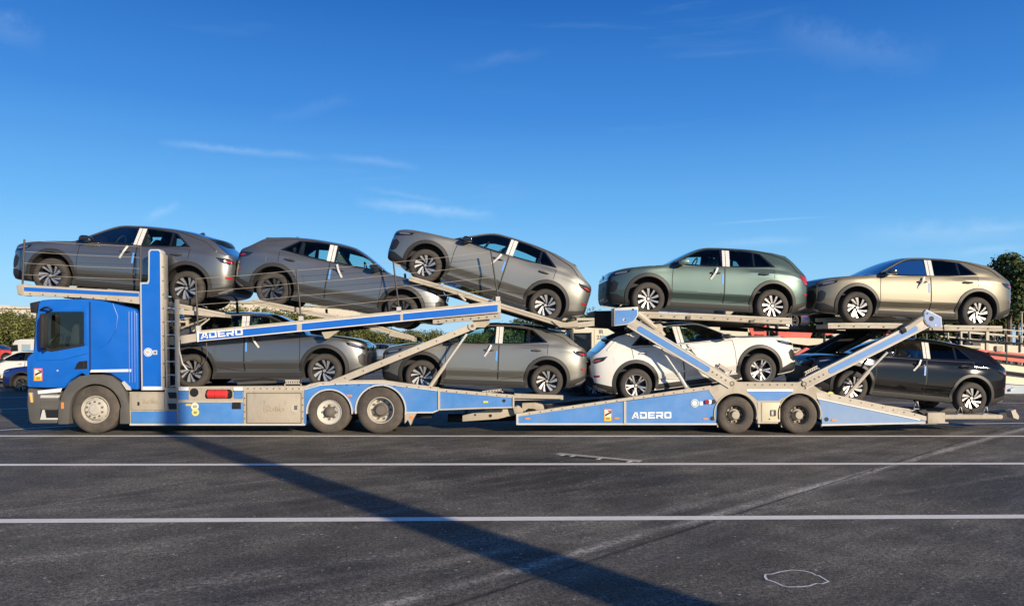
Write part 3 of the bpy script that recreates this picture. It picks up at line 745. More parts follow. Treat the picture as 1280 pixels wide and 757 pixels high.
        if tags:
            def tape():
                mb = MB(); x = x1-.20; z = .955; y = surfY(c, x, z)
                a = (x+.05, s*(y+.030), z+.11); b_ = (x+.0, s*(y+.066), z); d_ = (x-.09, s*(y+.03), z-.14)
                for p0, p1 in ((a, b_), (b_, d_)): mb.beam(p0, p1, .008, .038)
                return mb
            part('tape'+k, tape, [FILM], nm='handle_tape')
            part('tag'+k, lambda: patch(c, [(x1-.055,.735),(x1-.02,.735),(x1-.015,.94),(x1-.05,.94)], .010, sgn=s, st=.08, th=.004), [TAGB], nm='blue_tag')
        # wheels, on both sides
        for ax in (0, c.wb):
            make_wheel(style, r, ax-hx, s*.785, s, spin=random.random()*6)
    # top surfaces
    part('wind', lambda: toppatch(c, .40, 1.14, -.93, .93, .004, xf=lambda f: -.0+.05*f*f), [DGLASS], nm='windscreen')
    if roof_shade: part('roofp', lambda: toppatch(c, 1.20, 2.72, -.97, .97, .004), [BLK], nm='roof_panel')  # shade and grazing view of the roof put in as a dark panel
    part('rglass', lambda: toppatch(c, c.tail-.55, c.tail-.16, -.86, .86, .004), [DGLASS], nm='rear_window')
    part('bonnet', lambda: toppatch(c, c.nose+.10, .33, -.90, .90, .005, nx=22), [paint], nm='bonnet')
    def spo():
        mb = MB(); x0 = c.tail-.80; n = 10; vs = []
        for i in range(n+1):
            f = -1+2*i/n; y, z0 = topz(c, x0, abs(f)); y *= (1 if f > 0 else -1); e = c.tail-.42-.09*f*f
            ze = c.zt(x0)-.070-.035*abs(f)**3
            vs += [(x0, y, z0+.004), (e, y*.94, ze), (e+.01, y*.94, ze-.03), (e-.06, y*.93, ze-.06), (x0+.02, y*.97, z0-.06)]
        fs = []
        for i in range(n):
            for j in range(5): fs.append((i*5+j, i*5+(j+1)%5, (i+1)*5+(j+1)%5, (i+1)*5+j))
        fs += [(0,1,2,3,4), tuple(n*5+j for j in (4,3,2,1,0))]; mb.add(vs, fs); return mb
    part('spoiler', spo, [BLK], nm='rear_spoiler')
    def fin():
        mb = MB(); z = c.zt(2.5); mb.prism([(2.42, z-.01), (2.52, z+.045), (2.56, z+.045), (2.58, z-.01)], -.012, .012); return mb
    part('fin', fin, [BLK], nm='roof_antenna')
    # front end
    part('grille', lambda: frontpatch(c, [(.31,-.52,.52),(.36,-.60,.60),(.44,-.67,.67),(.52,-.70,.70),(.60,-.70,.70),(.66,-.66,.66),(.70,-.58,.58)], .006), [BPLA], nm='grille')
    part('grille_upper', lambda: frontpatch(c, [(.745,-.68,.68),(.78,-.67,.67),(.805,-.64,.64)], .006), [DLAMP], nm='upper_grille')
    part('skid', lambda: frontpatch(c, [(.30,-.30,.30),(.345,-.34,.34)], .012), [ALLOY], nm='skid_plate')
    if c.lamp == 'old': part('chromebar', lambda: frontpatch(c, [(.70,-.60,.60),(.715,-.60,.60)], .012), [CHROME], nm='grille_bar')
    part('platef', lambda: frontpatch(c, [(.50,-.26,.26),(.60,-.26,.26)], .014), [BPLA], nm='plate_holder')
    # rear end
    part('lightbar', lambda: frontpatch(c, [(.86,-.66,.66),(.90,-.68,.68),(.95,-.67,.67),(.985,-.62,.62)], .006, rear=True), [DLAMP if c.lamp == 'coupe' else paint], nm='light_bar')
    part('rbump', lambda: frontpatch(c, [(.36,-.60,.60),(.44,-.70,.70),(.52,-.72,.72),(.60,-.68,.68)], .008, rear=True), [BPLA], nm='rear_bumper')
    part('rplate', lambda: frontpatch(c, [(.64,-.26,.26),(.75,-.26,.26)], .006, rear=True), [BPLA], nm='plate_recess')
    # emblems: plain ring with two strokes
    def ring(rear):
        def f():
            x = front_x(c, 0, .80 if not rear else .86, rear)+(.016 if rear else -.016)
            z0 = .80 if not rear else .86
            mb = MB(); n = 20; pts = [(x, .052*math.cos(2*math.pi*i/n), z0+.052*math.sin(2*math.pi*i/n)) for i in range(n+1)]
            mb.tube(pts, .006, 5)
            for pl in ([(-.022,.044),(0,.004),(.022,.044)], [(-.045,.02),(-.02,-.042),(0,-.002),(.02,-.042),(.045,.02)]):
                mb.tube([(x, a, z0+b_) for a, b_ in pl], .005, 4)
            return mb
        return f
    if badge:
        part('badgef', ring(False), [CHROME], nm='badge'); part('badger', ring(True), [CHROME], nm='badge')
    # cabin
    for sy in (-.36, .36):
        def seat():
            mb = MB(); mb.prism([(1.22,1.0),(1.45,1.0),(1.60,1.30),(1.57,1.34),(1.50,1.33)], sy-.21, sy+.21)
            mb.prism([(1.55,1.30),(1.62,1.30),(1.66,1.42),(1.60,1.43)], sy-.11, sy+.11); return mb
        part('seat%d' % (sy > 0), seat, [SEAT], nm='front_seat', bevel=.02)
        if covers and sy < 0:
            def cv():
                mb = MB(); mb.prism([(1.40,1.02),(1.47,1.0),(1.60,1.25),(1.585,1.30),(1.52,1.28)], -.59, -.57); return mb
            part('cover', cv, [COVER], nm='seat_cover')
    def bench():
        mb = MB(); mb.prism([(2.1,1.0),(2.35,1.0),(2.48,1.27),(2.42,1.29)], -.56, .56)
        for sy in (-.36, .36): mb.prism([(2.40,1.26),(2.47,1.26),(2.50,1.36),(2.44,1.37)], sy-.12, sy+.12)
        return mb
    part('bench', bench, [SEAT], nm='rear_seat', bevel=.02)
    def steer():
        mb = MB(); n = 20; mb.tube([(1.04+.06*math.sin(2*math.pi*i/n), -.36+.17*math.cos(2*math.pi*i/n), 1.15+.15*math.sin(2*math.pi*i/n)) for i in range(n+1)], .014, 5, cap=False); return mb
    part('steer', steer, [INTER], nm='steering_wheel')
    return r
def place(r, kind, front_px, rear_px, off=.39, depth_hub=.89):
    c = SHAPES[kind]; right = front_px[0] > rear_px[0]
    for _ in range(3):
        a = P(*front_px, off); b = P(*rear_px, off)
    s = (a-b).length/c.wb; d = (b-a).normalized() # front -> rear
    mid = (a+b)/2
    if not right:
        pitch = math.atan2(d.z, d.x); M = Matrix.Rotation(-pitch, 4, 'Y'); loc = Vector((0, -depth_hub, .345))
    else:
        e = (a-b).normalized(); pitch = math.atan2(e.z, e.x); M = Matrix.Rotation(-pitch, 4, 'Y') @ Matrix.Rotation(math.pi, 4, 'Z'); loc = Vector((0, depth_hub, .345))
    T = mid - (M.to_3x3() @ (loc*s))
    r.matrix_world = Matrix.Translation(T) @ M @ Matrix.Scale(s, 4)
    r.location = T; r.rotation_euler = M.to_euler(); r.scale = (s, s, s)
def paint(name, col, metal=.75, rough=.34, coat=1.0):
    m = mat(name, col, rough, metal=metal, coat=coat); m.node_tree.nodes['Principled BSDF'].inputs['Coat Roughness'].default_value = .03
    return m
GREY = paint('paint_grey_metallic', (.225, .228, .208), .70, .40)
CHAMP = paint('paint_champagne', (.165, .152, .115), .62, .46)
DGREY = paint('paint_dark_grey_metallic', (.185, .190, .188), .75, .36)
GREEN = paint('paint_green_metallic', (.082, .125, .113), .65, .40)
WHITEP = paint('paint_white', (.72, .71, .66), .0, .35, .6)
BLACKP = paint('paint_black', (.008, .008, .009), .0, .06, 0.0)
BLUEP = paint('paint_blue', (.01, .03, .20), .4, .3)
SHAPES = {'A': shapeA(), 'B': shapeB()}
BODY = {k: car_body_mesh(s, 'car_body_'+k) for k, s in SHAPES.items()}
GT = 'cars loaded on the blue transporter'
cars = [
 ('A', DGREY, 'turbine', 'dark grey car over the truck cab, leftmost on the upper deck', (62.4,344.2), (232.7,360.1)),
 ('A', DGREY, 'dark', 'dark grey car with dark wheels, facing right and tilted nose down on the upper deck', (501,389), (340.7,361.1)),
 ('A', GREY, 'turbine', 'grey car tilted steeply nose up at the rear end of the truck upper deck', (531.4,331.7), (681.6,381.3)),
 ('B', GREEN, 'ten', 'green car with ten spoke wheels on the trailer upper deck', (810.4,373.4), (965.8,382.2)),
 ('A', CHAMP, 'turbine', 'silver grey car rightmost on the trailer upper deck', (1071.9,384.4), (1221.9,391.0)),
 ('A', DGREY, 'turbine', 'grey car on the truck lower deck just behind the ladder, under the lettered beam', (405.1,463.2), (239.2,463.8)),
 ('A', GREY, 'turbine', 'grey car on the truck lower deck above the rear overhang, behind the thin slanting rod', (526.8,470.4), (683.6,476.4)),
 ('A', WHITEP, 'pale', 'white car facing right on the trailer lower deck behind the blue lifting arm', (950.7,462.2), (795.0,481.4)),
 ('A', BLACKP, 'turbine', 'black car on the trailer lower deck, tail low over the rear ramps', (1065.8,483.2), (1214.8,497.6)),
]
for kd, pt, stl, lab, fp, rpx in cars:
    r = make_car(kd, pt, stl, lab, GT, roof_shade=(kd == 'A' and pt is not WHITEP) or pt is WHITEP)
    place(r, kd, fp, rpx)

# ------------------------------------------------------------------ transporter helpers
def plate(r, name, px, off, th, m, pl=None, bevel=0, label=None, parent=None, kind=None):
    mb = MB(); mb.pxprism(px, off, th, pl); return mb.build(name, m, parent or r, bevel=bevel, label=label, kind=kind)
def rect(x0, y0, x1, y1): return [(x0, y0), (x1, y0), (x1, y1), (x0, y1)]
def stripe(a, b, w):
    dx, dy = b[0]-a[0], b[1]-a[1]; l = math.hypot(dx, dy); nx, ny = -dy/l*w/2, dx/l*w/2
    return [(a[0]+nx, a[1]+ny), (b[0]+nx, b[1]+ny), (b[0]-nx, b[1]-ny), (a[0]-nx, a[1]-ny)]
def ribbon(path, w0, w1=None):
    """closed outline w0 px above / w1 px below a path"""
    w1 = w1 or 0
    return [(x, y-w0) for x, y in path]+[(x, y+w1) for x, y in path[::-1]]
def rod(r, name, pts, rad, m, n=8, parent=None):
    mb = MB(); mb.tube([P(*p) for p in pts], rad, n); return mb.build(name, m, parent or r, smooth=True)
def disc(r, name, cx, cy, rad, off, m, parent=None, th=.004, n=20):
    c = P(cx, cy, off); mb = MB(); mb.lathe(c, [(0, -th), (rad, -th), (rad, 0), (0, 0)], n); return mb.build(name, m, parent or r, smooth=True)
LET = {
 'A': [[(0,0),(.26,0),(.66,.8),(.44,.8)], [(.76,0),(1.02,0),(.80,.8),(.58,.8)], [(.22,.14),(.85,.14),(.85,.29),(.30,.29)]],
 'D': [[(0,0),(1,0),(1,.2),(0,.2)], [(.78,.2),(1,.2),(1,.62),(.78,.62)], [(0,.62),(1,.62),(.92,.8),(0,.8)], [(0,.2),(.24,.2),(.24,.50),(0,.50)]],
 'E': [[(0,0),(1,0),(1,.19),(0,.19)], [(0,.19),(.24,.19),(.24,.61),(0,.61)], [(.24,.33),(.9,.33),(.9,.47),(.24,.47)], [(0,.61),(1,.61),(1,.8),(0,.8)]],
 'R': [[(0,0),(.24,0),(.24,.45),(0,.45)], [(0,.61),(1,.61),(1,.8),(0,.8)], [(.76,.42),(1,.42),(1,.61),(.76,.61)], [(.24,.25),(1,.25),(1,.42),(.24,.42)], [(.50,.25),(.80,.25),(1.02,0),(.72,0)]],
 'O': [[(.05,0),(.95,0),(1,.19),(0,.19)], [(0,.19),(.24,.19),(.24,.61),(0,.61)], [(.76,.19),(1,.19),(1,.61),(.76,.61)], [(0,.61),(1,.61),(.95,.8),(.05,.8)]],
}
def logo_word(r, a, b, h, off, m, parent=None):
    """the word ADERO between pixel points a-b (its baseline), h px tall"""
    dx, dy = (b[0]-a[0]), (b[1]-a[1]); L_ = math.hypot(dx, dy); ux, uy = dx/L_, dy/L_; cw = L_/(5+4*.17)
    for i, ch in enumerate('ADERO'):
        mb = MB()
        for pl in LET[ch]:
            px = []
            for x, y in pl:
                s_ = (i*1.17+x)*cw; v = y/.8*h; px.append((a[0]+ux*s_+uy*v, a[1]+uy*s_-ux*v))
            mb.pxprism(px, off, .006)
        mb.build('letter', m, r if parent is None else parent)
def text(r, s_, cx, cy, hpx, off, m, th=.004, parent=None, squash=1.0, bold=0.0):
    cu = bpy.data.curves.new('t', 'FONT'); cu.body = s_; cu.align_x = 'CENTER'; cu.align_y = 'CENTER'; cu.size = 1; cu.extrude = .02; cu.offset = bold
    o = bpy.data.objects.new('t', cu); COL.objects.link(o)
    me = bpy.data.meshes.new_from_object(o.evaluated_get(bpy.context.evaluated_depsgraph_get())); bpy.data.objects.remove(o)
    c = P(cx, cy, off); k = hpx*Y0/F/.70*(1+off/Y0)
    for v in me.vertices: v.co = Vector((v.co.x*k*squash, -v.co.z/.02*th/2, v.co.y*k))
    me.materials.clear(); me.materials.append(m)
    q = bpy.data.objects.new('lettering', me); COL.objects.link(q); finish(q, parent or r, c); return q
def deck(r, path, off0=.22, th=6, wid=.58, m=BEIGE, far=True, cross=True, far_m=None):
    o = plate(r, 'wheel_track', ribbon(path, 0, th), off0, wid, m)
    # turned-up edge of the track
    plate(r, 'track_rim', ribbon(path, 1.3, 1.0), off0-.012, .02, CREAM, parent=o)
    if far:
        q = [P(x, y, off0) for x, y in path]+[P(x, y+th, off0) for x, y in path[::-1]]
        mb = MB(); mb.prism([(p.x, p.z) for p in q], Y0+1.72, Y0+2.28); mb.build('wheel_track', far_m or DSTEEL, r)  # far track, its shade painted in as darker steel
        pts = [P(x, y+th*.6, off0) for x, y in path]
        if cross:
            mbx = 0
            for i in range(len(pts)-1):
                a, b = pts[i], pts[i+1]; n = max(1, round((b-a).length/.95))
                for k in range(n):
                    p = a+(b-a)*(k+.5)/n; m2 = MB(); m2.box((p.x-.05, Y0+off0+wid-.02, p.z-.06), (p.x+.05, Y0+1.74, p.z+.03)); m2.build('cross_member', DSTEEL, r)
    return o
def perforated_step(r, px, off=.16):
    """small folding chock plate with a row of holes: px = 4 corners"""
    mb = MB(); a, b, c_, d = [Vector((*q, 0)) for q in px]; n = 7
    mb.pxprism([tuple((a)[:2]), tuple(b[:2]), tuple((b+(c_-b)*.22)[:2]), tuple((a+(d-a)*.22)[:2])], off, .02)
    mb.pxprism([tuple((a+(d-a)*.6)[:2]), tuple((b+(c_-b)*.6)[:2]), tuple(c_[:2]), tuple(d[:2])], off, .02) if False else None
    for k in range(n+1):
        u0 = k/n*.93; u1 = u0+.07
        p0, p1 = a+(b-a)*u0, a+(b-a)*u1; q0, q1 = d+(c_-d)*u0, d+(c_-d)*u1
        mb.pxprism([tuple((p0+(q0-p0)*.2)[:2]), tuple((p1+(q1-p1)*.2)[:2]), tuple((p1+(q1-p1)*.5)[:2]), tuple((p0+(q0-p0)*.5)[:2])], off, .02)
    mb.pxprism([tuple((a+(d-a)*.5)[:2]), tuple((b+(c_-b)*.5)[:2]), tuple((b+(c_-b)*.65)[:2]), tuple((a+(d-a)*.65)[:2])], off, .02)
    mb.pxprism([tuple(a[:2]), tuple((a+(b-a)*.06)[:2]), tuple((d+(c_-d)*.06)[:2]), tuple(d[:2])], off, .02)
    mb.pxprism([tuple((a+(b-a)*.94)[:2]), tuple(b[:2]), tuple(c_[:2]), tuple((d+(c_-d)*.94)[:2])], off, .02)
    return mb.build('wheel_chock_plate', CREAM, r)
def truck_wheel(r, cx, cy, rpx, off, style, width=.30, far=True):
    c = P(cx, cy, off); R_ = rpx*(Y0+off)/F; c.z = R_
    k = R_/.5
    for side in ((0, 1) if far else (0,)):
        w = bpy.data.objects.new('wheel', None); COL.objects.link(w); w.empty_display_size = .1; cc = Vector((c.x, c.y, c.z)) if side == 0 else Vector((c.x, Y0+2.5-off, c.z))
        finish(w, r, cc); sg = 1 if side == 0 else -1
        def lz(mb, prof, n=48): mb.lathe(cc, [(a*k, b*sg) for a, b in prof], n)
        mb = MB(); lz(mb, [(.286,.02),(.295,-.0),(.33,-.012),(.36,-.014),(.40,-.016),(.405,-.012),(.43,-.012),(.465,.002),(.475,.012),(.492,.022),(.5,.05)] + [(.5,.095),(.488,.10),(.488,.115),(.5,.12),(.5,width-.05),(.485,width-.01),(.40,width),(.29,width),(.286,width-.03)], 56)
        mb.f += []; mb.build('tyre', TTYRE, w, smooth=True)
        mb = MB()
        if style == 'steer':
            lz(mb, [(.29,.015),(.282,-.006),(.270,-.004),(.255,.035),(.245,.06),(.235,.05),(.205,.0),(.195,-.012),(.12,-.015),(.112,-.035),(.10,-.045),(.0,-.05)])
            mb.build('rim', RIMW, w, smooth=True)
            for i in range(10):
                a = 2*math.pi*(i+.5)/10; q = cc+Vector((.163*k*math.cos(a), -.014*sg, .163*k*math.sin(a)))
                m2 = MB(); m2.lathe(q, [(0,-.028*sg),(.013,-.028*sg),(.019,-.012*sg),(.022,0)], 8); m2.build('wheel_nut', RIMD, w)
            for i in range(10):
                a = 2*math.pi*i/10; q = cc+Vector((.228*k*math.cos(a), .048*sg, .228*k*math.sin(a)))
                m2 = MB(); m2.lathe(q, [(0,-.004*sg),(.014,-.004*sg),(.014,0)], 8); m2.build('vent_hole', BLACK, w)
        elif style == 'lift':
            lz(mb, [(.29,.015),(.282,-.004),(.272,.0),(.262,.02),(.20,.03),(.175,.05),(.15,.06),(.0,.06)])
            mb.build('rim', mat('lift_rim', (.60,.58,.52), .5, dirt=.4), w, smooth=True)
            m2 = MB(); m2.lathe(cc, [(.14*k,.06*sg),(.13*k,.02*sg),(.10*k,.0),(.09*k,-.03*sg),(.05*k,-.05*sg),(0,-.05*sg)], 24); m2.build('hub', RIMD, w, smooth=True)
            for i in range(8):
                a = 2*math.pi*i/8; q = cc+Vector((.165*k*math.cos(a), .045*sg, .165*k*math.sin(a)))
                m2 = MB(); m2.lathe(q, [(0,-.03*sg),(.018,-.03*sg),(.022,0)], 8); m2.build('wheel_nut', RIMD, w)
        else:
            lz(mb, [(.29,.015),(.282,-.004),(.270,.0),(.262,.05),(.250,.15),(.235,.17),(.13,.16),(.12,.16)])
            mb.build('rim', RIMW if style == 'drive' else RIMD, w, smooth=True)
            m2 = MB(); m2.lathe(cc, [(.16*k,.165*sg),(.155*k,.12*sg),(.12*k,.10*sg),(.115*k,.03*sg),(.10*k,.012*sg),(0,.008*sg)], 24); m2.build('hub', RIMD if style == 'drive' else BEIGE, w, smooth=True)
            for i in range(10):
                a = 2*math.pi*i/10; q = cc+Vector((.195*k*math.cos(a), .165*sg, .195*k*math.sin(a)))
                m2 = MB(); m2.lathe(q, [(0,-.035*sg),(.018,-.035*sg),(.024,0)], 8); m2.build('wheel_nut', RIMD if style == 'drive' else BEIGE, w)
        m3 = MB(); m3.lathe(cc, [(.285*k,.17*sg),(.0,.19*sg)], 24); m3.build('wheel_disc', DSTEEL, w)
def sticker(r, x0, y0, x1, y1, off=-.006):
    o = plate(r, 'warning_sticker', rect(x0, y0, x1, y1), off, .003, mat('sticker_red', (.7, .12, .06), .5))
    iw = (x1-x0)*.10; h = y1-y0
    plate(r, 'sticker_field', rect(x0+iw, y0+iw, x1-iw, y0+h*.62), off-.003, .003, mat('sticker_pale', (.75, .70, .60), .5), parent=o)
    plate(r, 'sticker_field', rect(x0+iw, y0+h*.62, x1-iw, y1-iw), off-.003, .003, YEL, parent=o)
    w = x1-x0
    plate(r, 'sticker_mark', [(x0+w*.15,y0+h*.45),(x0+w*.5,y0+h*.33),(x0+w*.9,y0+h*.22),(x0+w*.9,y0+h*.34),(x0+w*.5,y0+h*.47),(x0+w*.2,y0+h*.60)], off-.006, .003, BLACK, parent=o)
    plate(r, 'sticker_mark', [(x0+w*.4,y0+h*.12),(x0+w*.9,y0+h*.12),(x0+w*.9,y0+h*.22),(x0+w*.65,y0+h*.26)], off-.006, .003, mat('sticker_dkred', (.35, .05, .03), .5), parent=o)
    for k in (.70, .80): plate(r, 'sticker_text', rect(x0+w*.25, y0+h*k, x0+w*.75, y0+h*(k+.05)), off-.006, .003, BPLA, parent=o)
def marker(r, x0, y0, x1, y1, off=-.012, m=ORANGE): return plate(r, 'side_marker', rect(x0, y0, x1, y1), off, .014, m)

# ------------------------------------------------------------------ the truck
TG = P(300, 541, 1.2); TG.z = 0
T = root('car_transporter_truck', 'blue three axle car transporter truck with low cab facing left and tilted upper decks', 'truck', TG)
# cab
def cab():
    out = [(33.2,484),(32.8,449),(34.5,445),(41.5,439),(43,425),(44.5,400),(47.5,379),(50,375),(60,374),(111,373.2),(128,375.5),(168,386),(172,392),(172.5,487),(158,486.5),(150,475),(138,467),(119,464.5),(100,467),(89,474),(79,485.5)]
    mb = MB(); mb.pxprism(out, .0, 2.5); o = mb.build('cab_body', [BLUE, INTER], T, bevel=.045, seg=3)
    def cutter(px, a, w):
        m2 = MB(); m2.pxprism(px, a, w, 0); q = m2.build('cutter', [INTER, INTER], None); q.data.polygons.foreach_set('material_index', [1]*len(q.data.polygons))
        md = o.modifiers.new('b', 'BOOLEAN'); md.operation = 'DIFFERENCE'; md.solver = 'EXACT'; md.object = q; return q
    win = [(56,391),(60,389.5),(104,389.5),(105,391),(105,429.5),(63,436.5),(55,432),(52.5,420)]
    cs = [cutter(rect(50, 386, 160, 446), .15, 2.2), cutter(win, -.3, 3.1)]
    bpy.context.view_layer.update()
    me = bpy.data.meshes.new_from_object(o.evaluated_get(bpy.context.evaluated_depsgraph_get())); 
    for q in cs: bpy.data.objects.remove(q)
    o.modifiers.clear(); o.data = me; me.polygons.foreach_set('use_smooth', [True]*len(me.polygons)); me.set_sharp_from_angle(angle=R(35))
    # door outline, seams
    d = plate(T, 'cab_door', [(44,441),(50,436),(54,438),(63,440),(111,431),(111.6,471),(100,464),(90,470),(79,483),(47,483.5),(38,480),(38,452)], -.008, .01, BLUE, bevel=.004)
    plate(T, 'door_seam', [(111.4,377),(112.9,377),(113.3,463.5),(111.8,463.5)], -.011, .01, mat('seam_dark', (.01,.03,.12), .6))
    fr = [(50,383),(60,381),(108,381),(110.5,384),(110.5,430),(105.5,431),(105.5,389),(60,389),(55,392)]
    plate(T, 'door_frame', [(50,386),(58,381.5),(109,381.2),(110.5,383),(110.5,430.5),(105.4,431.4),(105.4,389.2),(60,389.2),(55.5,391.2),(52,419),(54,433),(48,436)], -.007, .012, BLUE, bevel=.004)
    plate(T, 'window_seal', [(105.2,429.0),(105.2,432.2),(64,439.3),(55,436.5),(52.5,430),(55.5,431),(63,436.5)], -.014, .012, BPLA)
    mb = MB(); mb.pxprism(win, .03, .006); mb.build('side_window', CGLASS, T)
    mb = MB(); mb.pxprism(win, 2.46, .006, 0); mb.build('side_window', CGLASS, T)
    h = plate(T, 'door_handle', [(93,461.5),(96,454),(99,451.5),(109,450.5),(109,460.8)], -.010, .006, BLACK)
    plate(T, 'handle_grip', [(103,451.5),(106,451.3),(106,460.5),(103,460.8)], -.03, .02, BPLA, parent=h)
    plate(T, 'white_stripe', [(112.6,462),(164,461),(164,464.4),(112.6,465)], -.008, .01, WHITE)
    plate(T, 'white_stripe', [(47,488),(77.5,484.8),(75.5,489.6),(47.5,492.2)], -.008, .01, WHITE)
    # rear corner fairing ribs
    for x in (161.0, 164.5, 168.0): rod(T, 'corner_rib', [(x, 389, -.004), (x+.6, 478, -.004)], .012, BLUE, 6)
    plate(T, 'step_light', [(152,478),(155,476),(163,484),(163,487.5),(158,487)], -.02, .05, TRIM)
    rod(T, 'panel_crease', [(141,379,-.002),(147,395,-.004),(145,412,-.004),(136,428,-.004),(122,437,-.004)], .006, BLUE, 6)
    rod(T, 'panel_crease', [(46,450,-.008),(80,449,-.012),(110,441,-.012)], .010, BLUE, 6)
    # bumper, headlight, steps
    mb = MB(); mb.pxprism([(34,484.5),(46,486),(72,489.5),(73,500),(72,529),(40,529.5),(36,526),(33.5,505)], .02, 2.46); mb.build('front_bumper', GPLA, T, bevel=.05)
    hl = plate(T, 'headlight', [(35,490),(41,490),(41.5,503),(36,503)], -.002, .10, LAMP, bevel=.01)
    plate(T, 'indicator', [(36.8,490.5),(39.6,490.5),(41.2,502.5),(38.6,502.8)], -.006, .01, mat('indicator', (.85,.5,.12), .3), parent=hl)
    for y0, y1, col in ((493.5,497,TRIM),(512,523,BLACK),(500,511,GPLA)):
        plate(T, 'step', [(51,y0),(75,y0),(73,y1),(50,y1)], .0, .03, col)
    plate(T, 'step_bracket', [(53,512),(55.5,512),(57.5,522),(72,522),(72,524.3),(50,524.3)], -.01, .02, TRIM)
    # wheel fender
    outer = [(72.2,530),(72.8,508),(77,493),(86,478),(99,470),(110,468),(128,468),(138.5,469.5),(150,478.5),(156.5,490),(160.5,506),(161.5,529.5),(149.5,529.5),(149.8,512)]
    inner = arc(119, 512, 32.3, 8, 172, 20)
    plate(T, 'wheel_fender', outer+inner+[(85.5,530)], -.035, .42, GPLA, bevel=.02)
    marker(T, 76.5, 502.5, 79.5, 510.5, -.045)
    mb = MB(); mb.pxprism(rect(86, 478, 150, 524), .55, 1.4, 0); mb.build('front_axle_housing', BLACK, T)
    # sun visor, mirrors
    plate(T, 'sun_visor', [(37,378.5),(49.5,375.8),(47.5,381),(45.5,391.5),(38,390.8)], .02, 2.46, BPLA, bevel=.015)
    mr = bpy.data.objects.new('mirror', None); COL.objects.link(mr); finish(mr, T, P(54, 410, -.2))
    plate(T, 'mirror_housing', [(48.5,396),(50,391.5),(53.5,391),(54.2,396),(53.8,428),(51.5,435.5),(48.8,433),(47.8,415)], -.28, .20, BPLA, bevel=.03, parent=mr)
    rod(T, 'mirror_arm', [(51,387,-.02),(55,384.5,-.16),(60,384,-.2),(63,386,-.16),(64.5,387,-.02)], .022, BPLA, parent=mr)
    rod(T, 'mirror_arm', [(52,436,-.02),(55,438,-.16),(58,437,-.02)], .02, BPLA, parent=mr)
    plate(T, 'windscreen', [(42.0,438),(43.2,438),(45.6,402),(47.6,385),(46.2,385),(44.0,402)], .14, 2.22, DGLASS)
    # cab interior
    mb = MB(); mb.pxprism([(86,446),(86,431),(90,408),(94,404),(98,407),(99,446)], .35, .5); mb.pxprism([(86,446),(86,431),(90,408),(94,404),(98,407),(99,446)], 1.65, .5); mb.build('driver_seat', INTER, T, bevel=.03)
    c_ = P(70, 428, .6); mb = MB(); mb.tube([c_+Vector((.10*math.sin(t*.314), .22*math.cos(t*.314), .20*math.sin(t*.314))) for t in range(21)], .018, 5, cap=False); mb.build('steering_wheel', BPLA, T, smooth=True)
    plate(T, 'dashboard', [(48,446),(48,430),(58,428),(64,433),(66,446)], .2, 2.1, INTER)
    sticker(T, 42, 460, 53, 476, -.014)
    disc(T, 'hatch_badge', 72, 463, .018, -.01, TRIM)
cab()
truck_wheel(T, 119, 512, 29.4, .03, 'steer')
# tower behind the cab, with pale edging, far twin and portal
tw = [(177,487.5),(175.3,352.8),(184.5,352.5),(185.6,349),(185.8,314.5),(188,311.5),(199,311.5),(201.2,314),(203,487.5)]
tw_in = [(178.6,484),(177,355),(185.5,354.6),(187,351),(187.4,315.4),(189,313),(198,313),(199.8,315.2),(201.4,484)]
for a, nm in ((-.02, 'near'), (2.28, 'far')):
    o = plate(T, 'tower', tw, a, .24, TRIM, bevel=.008, pl=0)
    if nm == 'near':
        plate(T, 'tower_panel', tw_in, -.026, .01, BLUE, parent=o)
        plate(T, 'tower_foot', rect(178.4,482.8,203,487), -.03, .02, WHITE, parent=o)
        d = disc(T, 'round_sticker', 185.3, 440, .088, -.03, WHITE, o, .003); 
        c0 = P(185.3, 440, -.034); mb = MB(); mb.lathe(c0, [(.060,-.002),(.074,-.002),(.074,.001),(.060,.001)], 24, True); mb.build('sticker_ring', TAGB, o)
        plate(T, 'sticker_tab', rect(191,437.5,196.5,443), -.03, .01, TRIM, parent=o)
        plate(T, 'sticker_tab', rect(193,439.3,194.8,441.2), -.034, .006, BLACK, parent=o)
        text(T, '80', 185.0, 440, 3.0, -.040, mat('sticker_print', (.6,.25,.1), .5), .002, parent=o)
plate(T, 'tower_edge', [(201.2,316),(204,318),(207.5,487),(203.2,487)], .02, .22, CREAM)
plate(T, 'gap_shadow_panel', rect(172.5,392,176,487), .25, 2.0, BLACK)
mb = MB(); mb.pxprism(rect(178,370,203,376), .2, 2.1, 0); mb.build('portal_beam', DSTEEL, T)
# ladder
for x in (205.3, 218.3): plate(T, 'ladder_rail', [(x,374),(x+(2.6 if x < 210 else 4.6),374),(x+(3.2 if x < 210 else 5.2),484),(x+.6,484)], .02, .06, CREAM)
for y in (384, 400.6, 417.4, 434, 450.8, 467.5): plate(T, 'ladder_rung', rect(207.5, y, 219.5, y+1.6), .03, .05, TRIM)
plate(T, 'ladder_box', rect(207.5, 420.5, 218.5, 431), .12, .3, BEIGE)
mb = MB(); mb.pxprism(rect(207,402,219,484), .75, 1.0, 0); mb.build('valve_cabinet', BLACK, T)
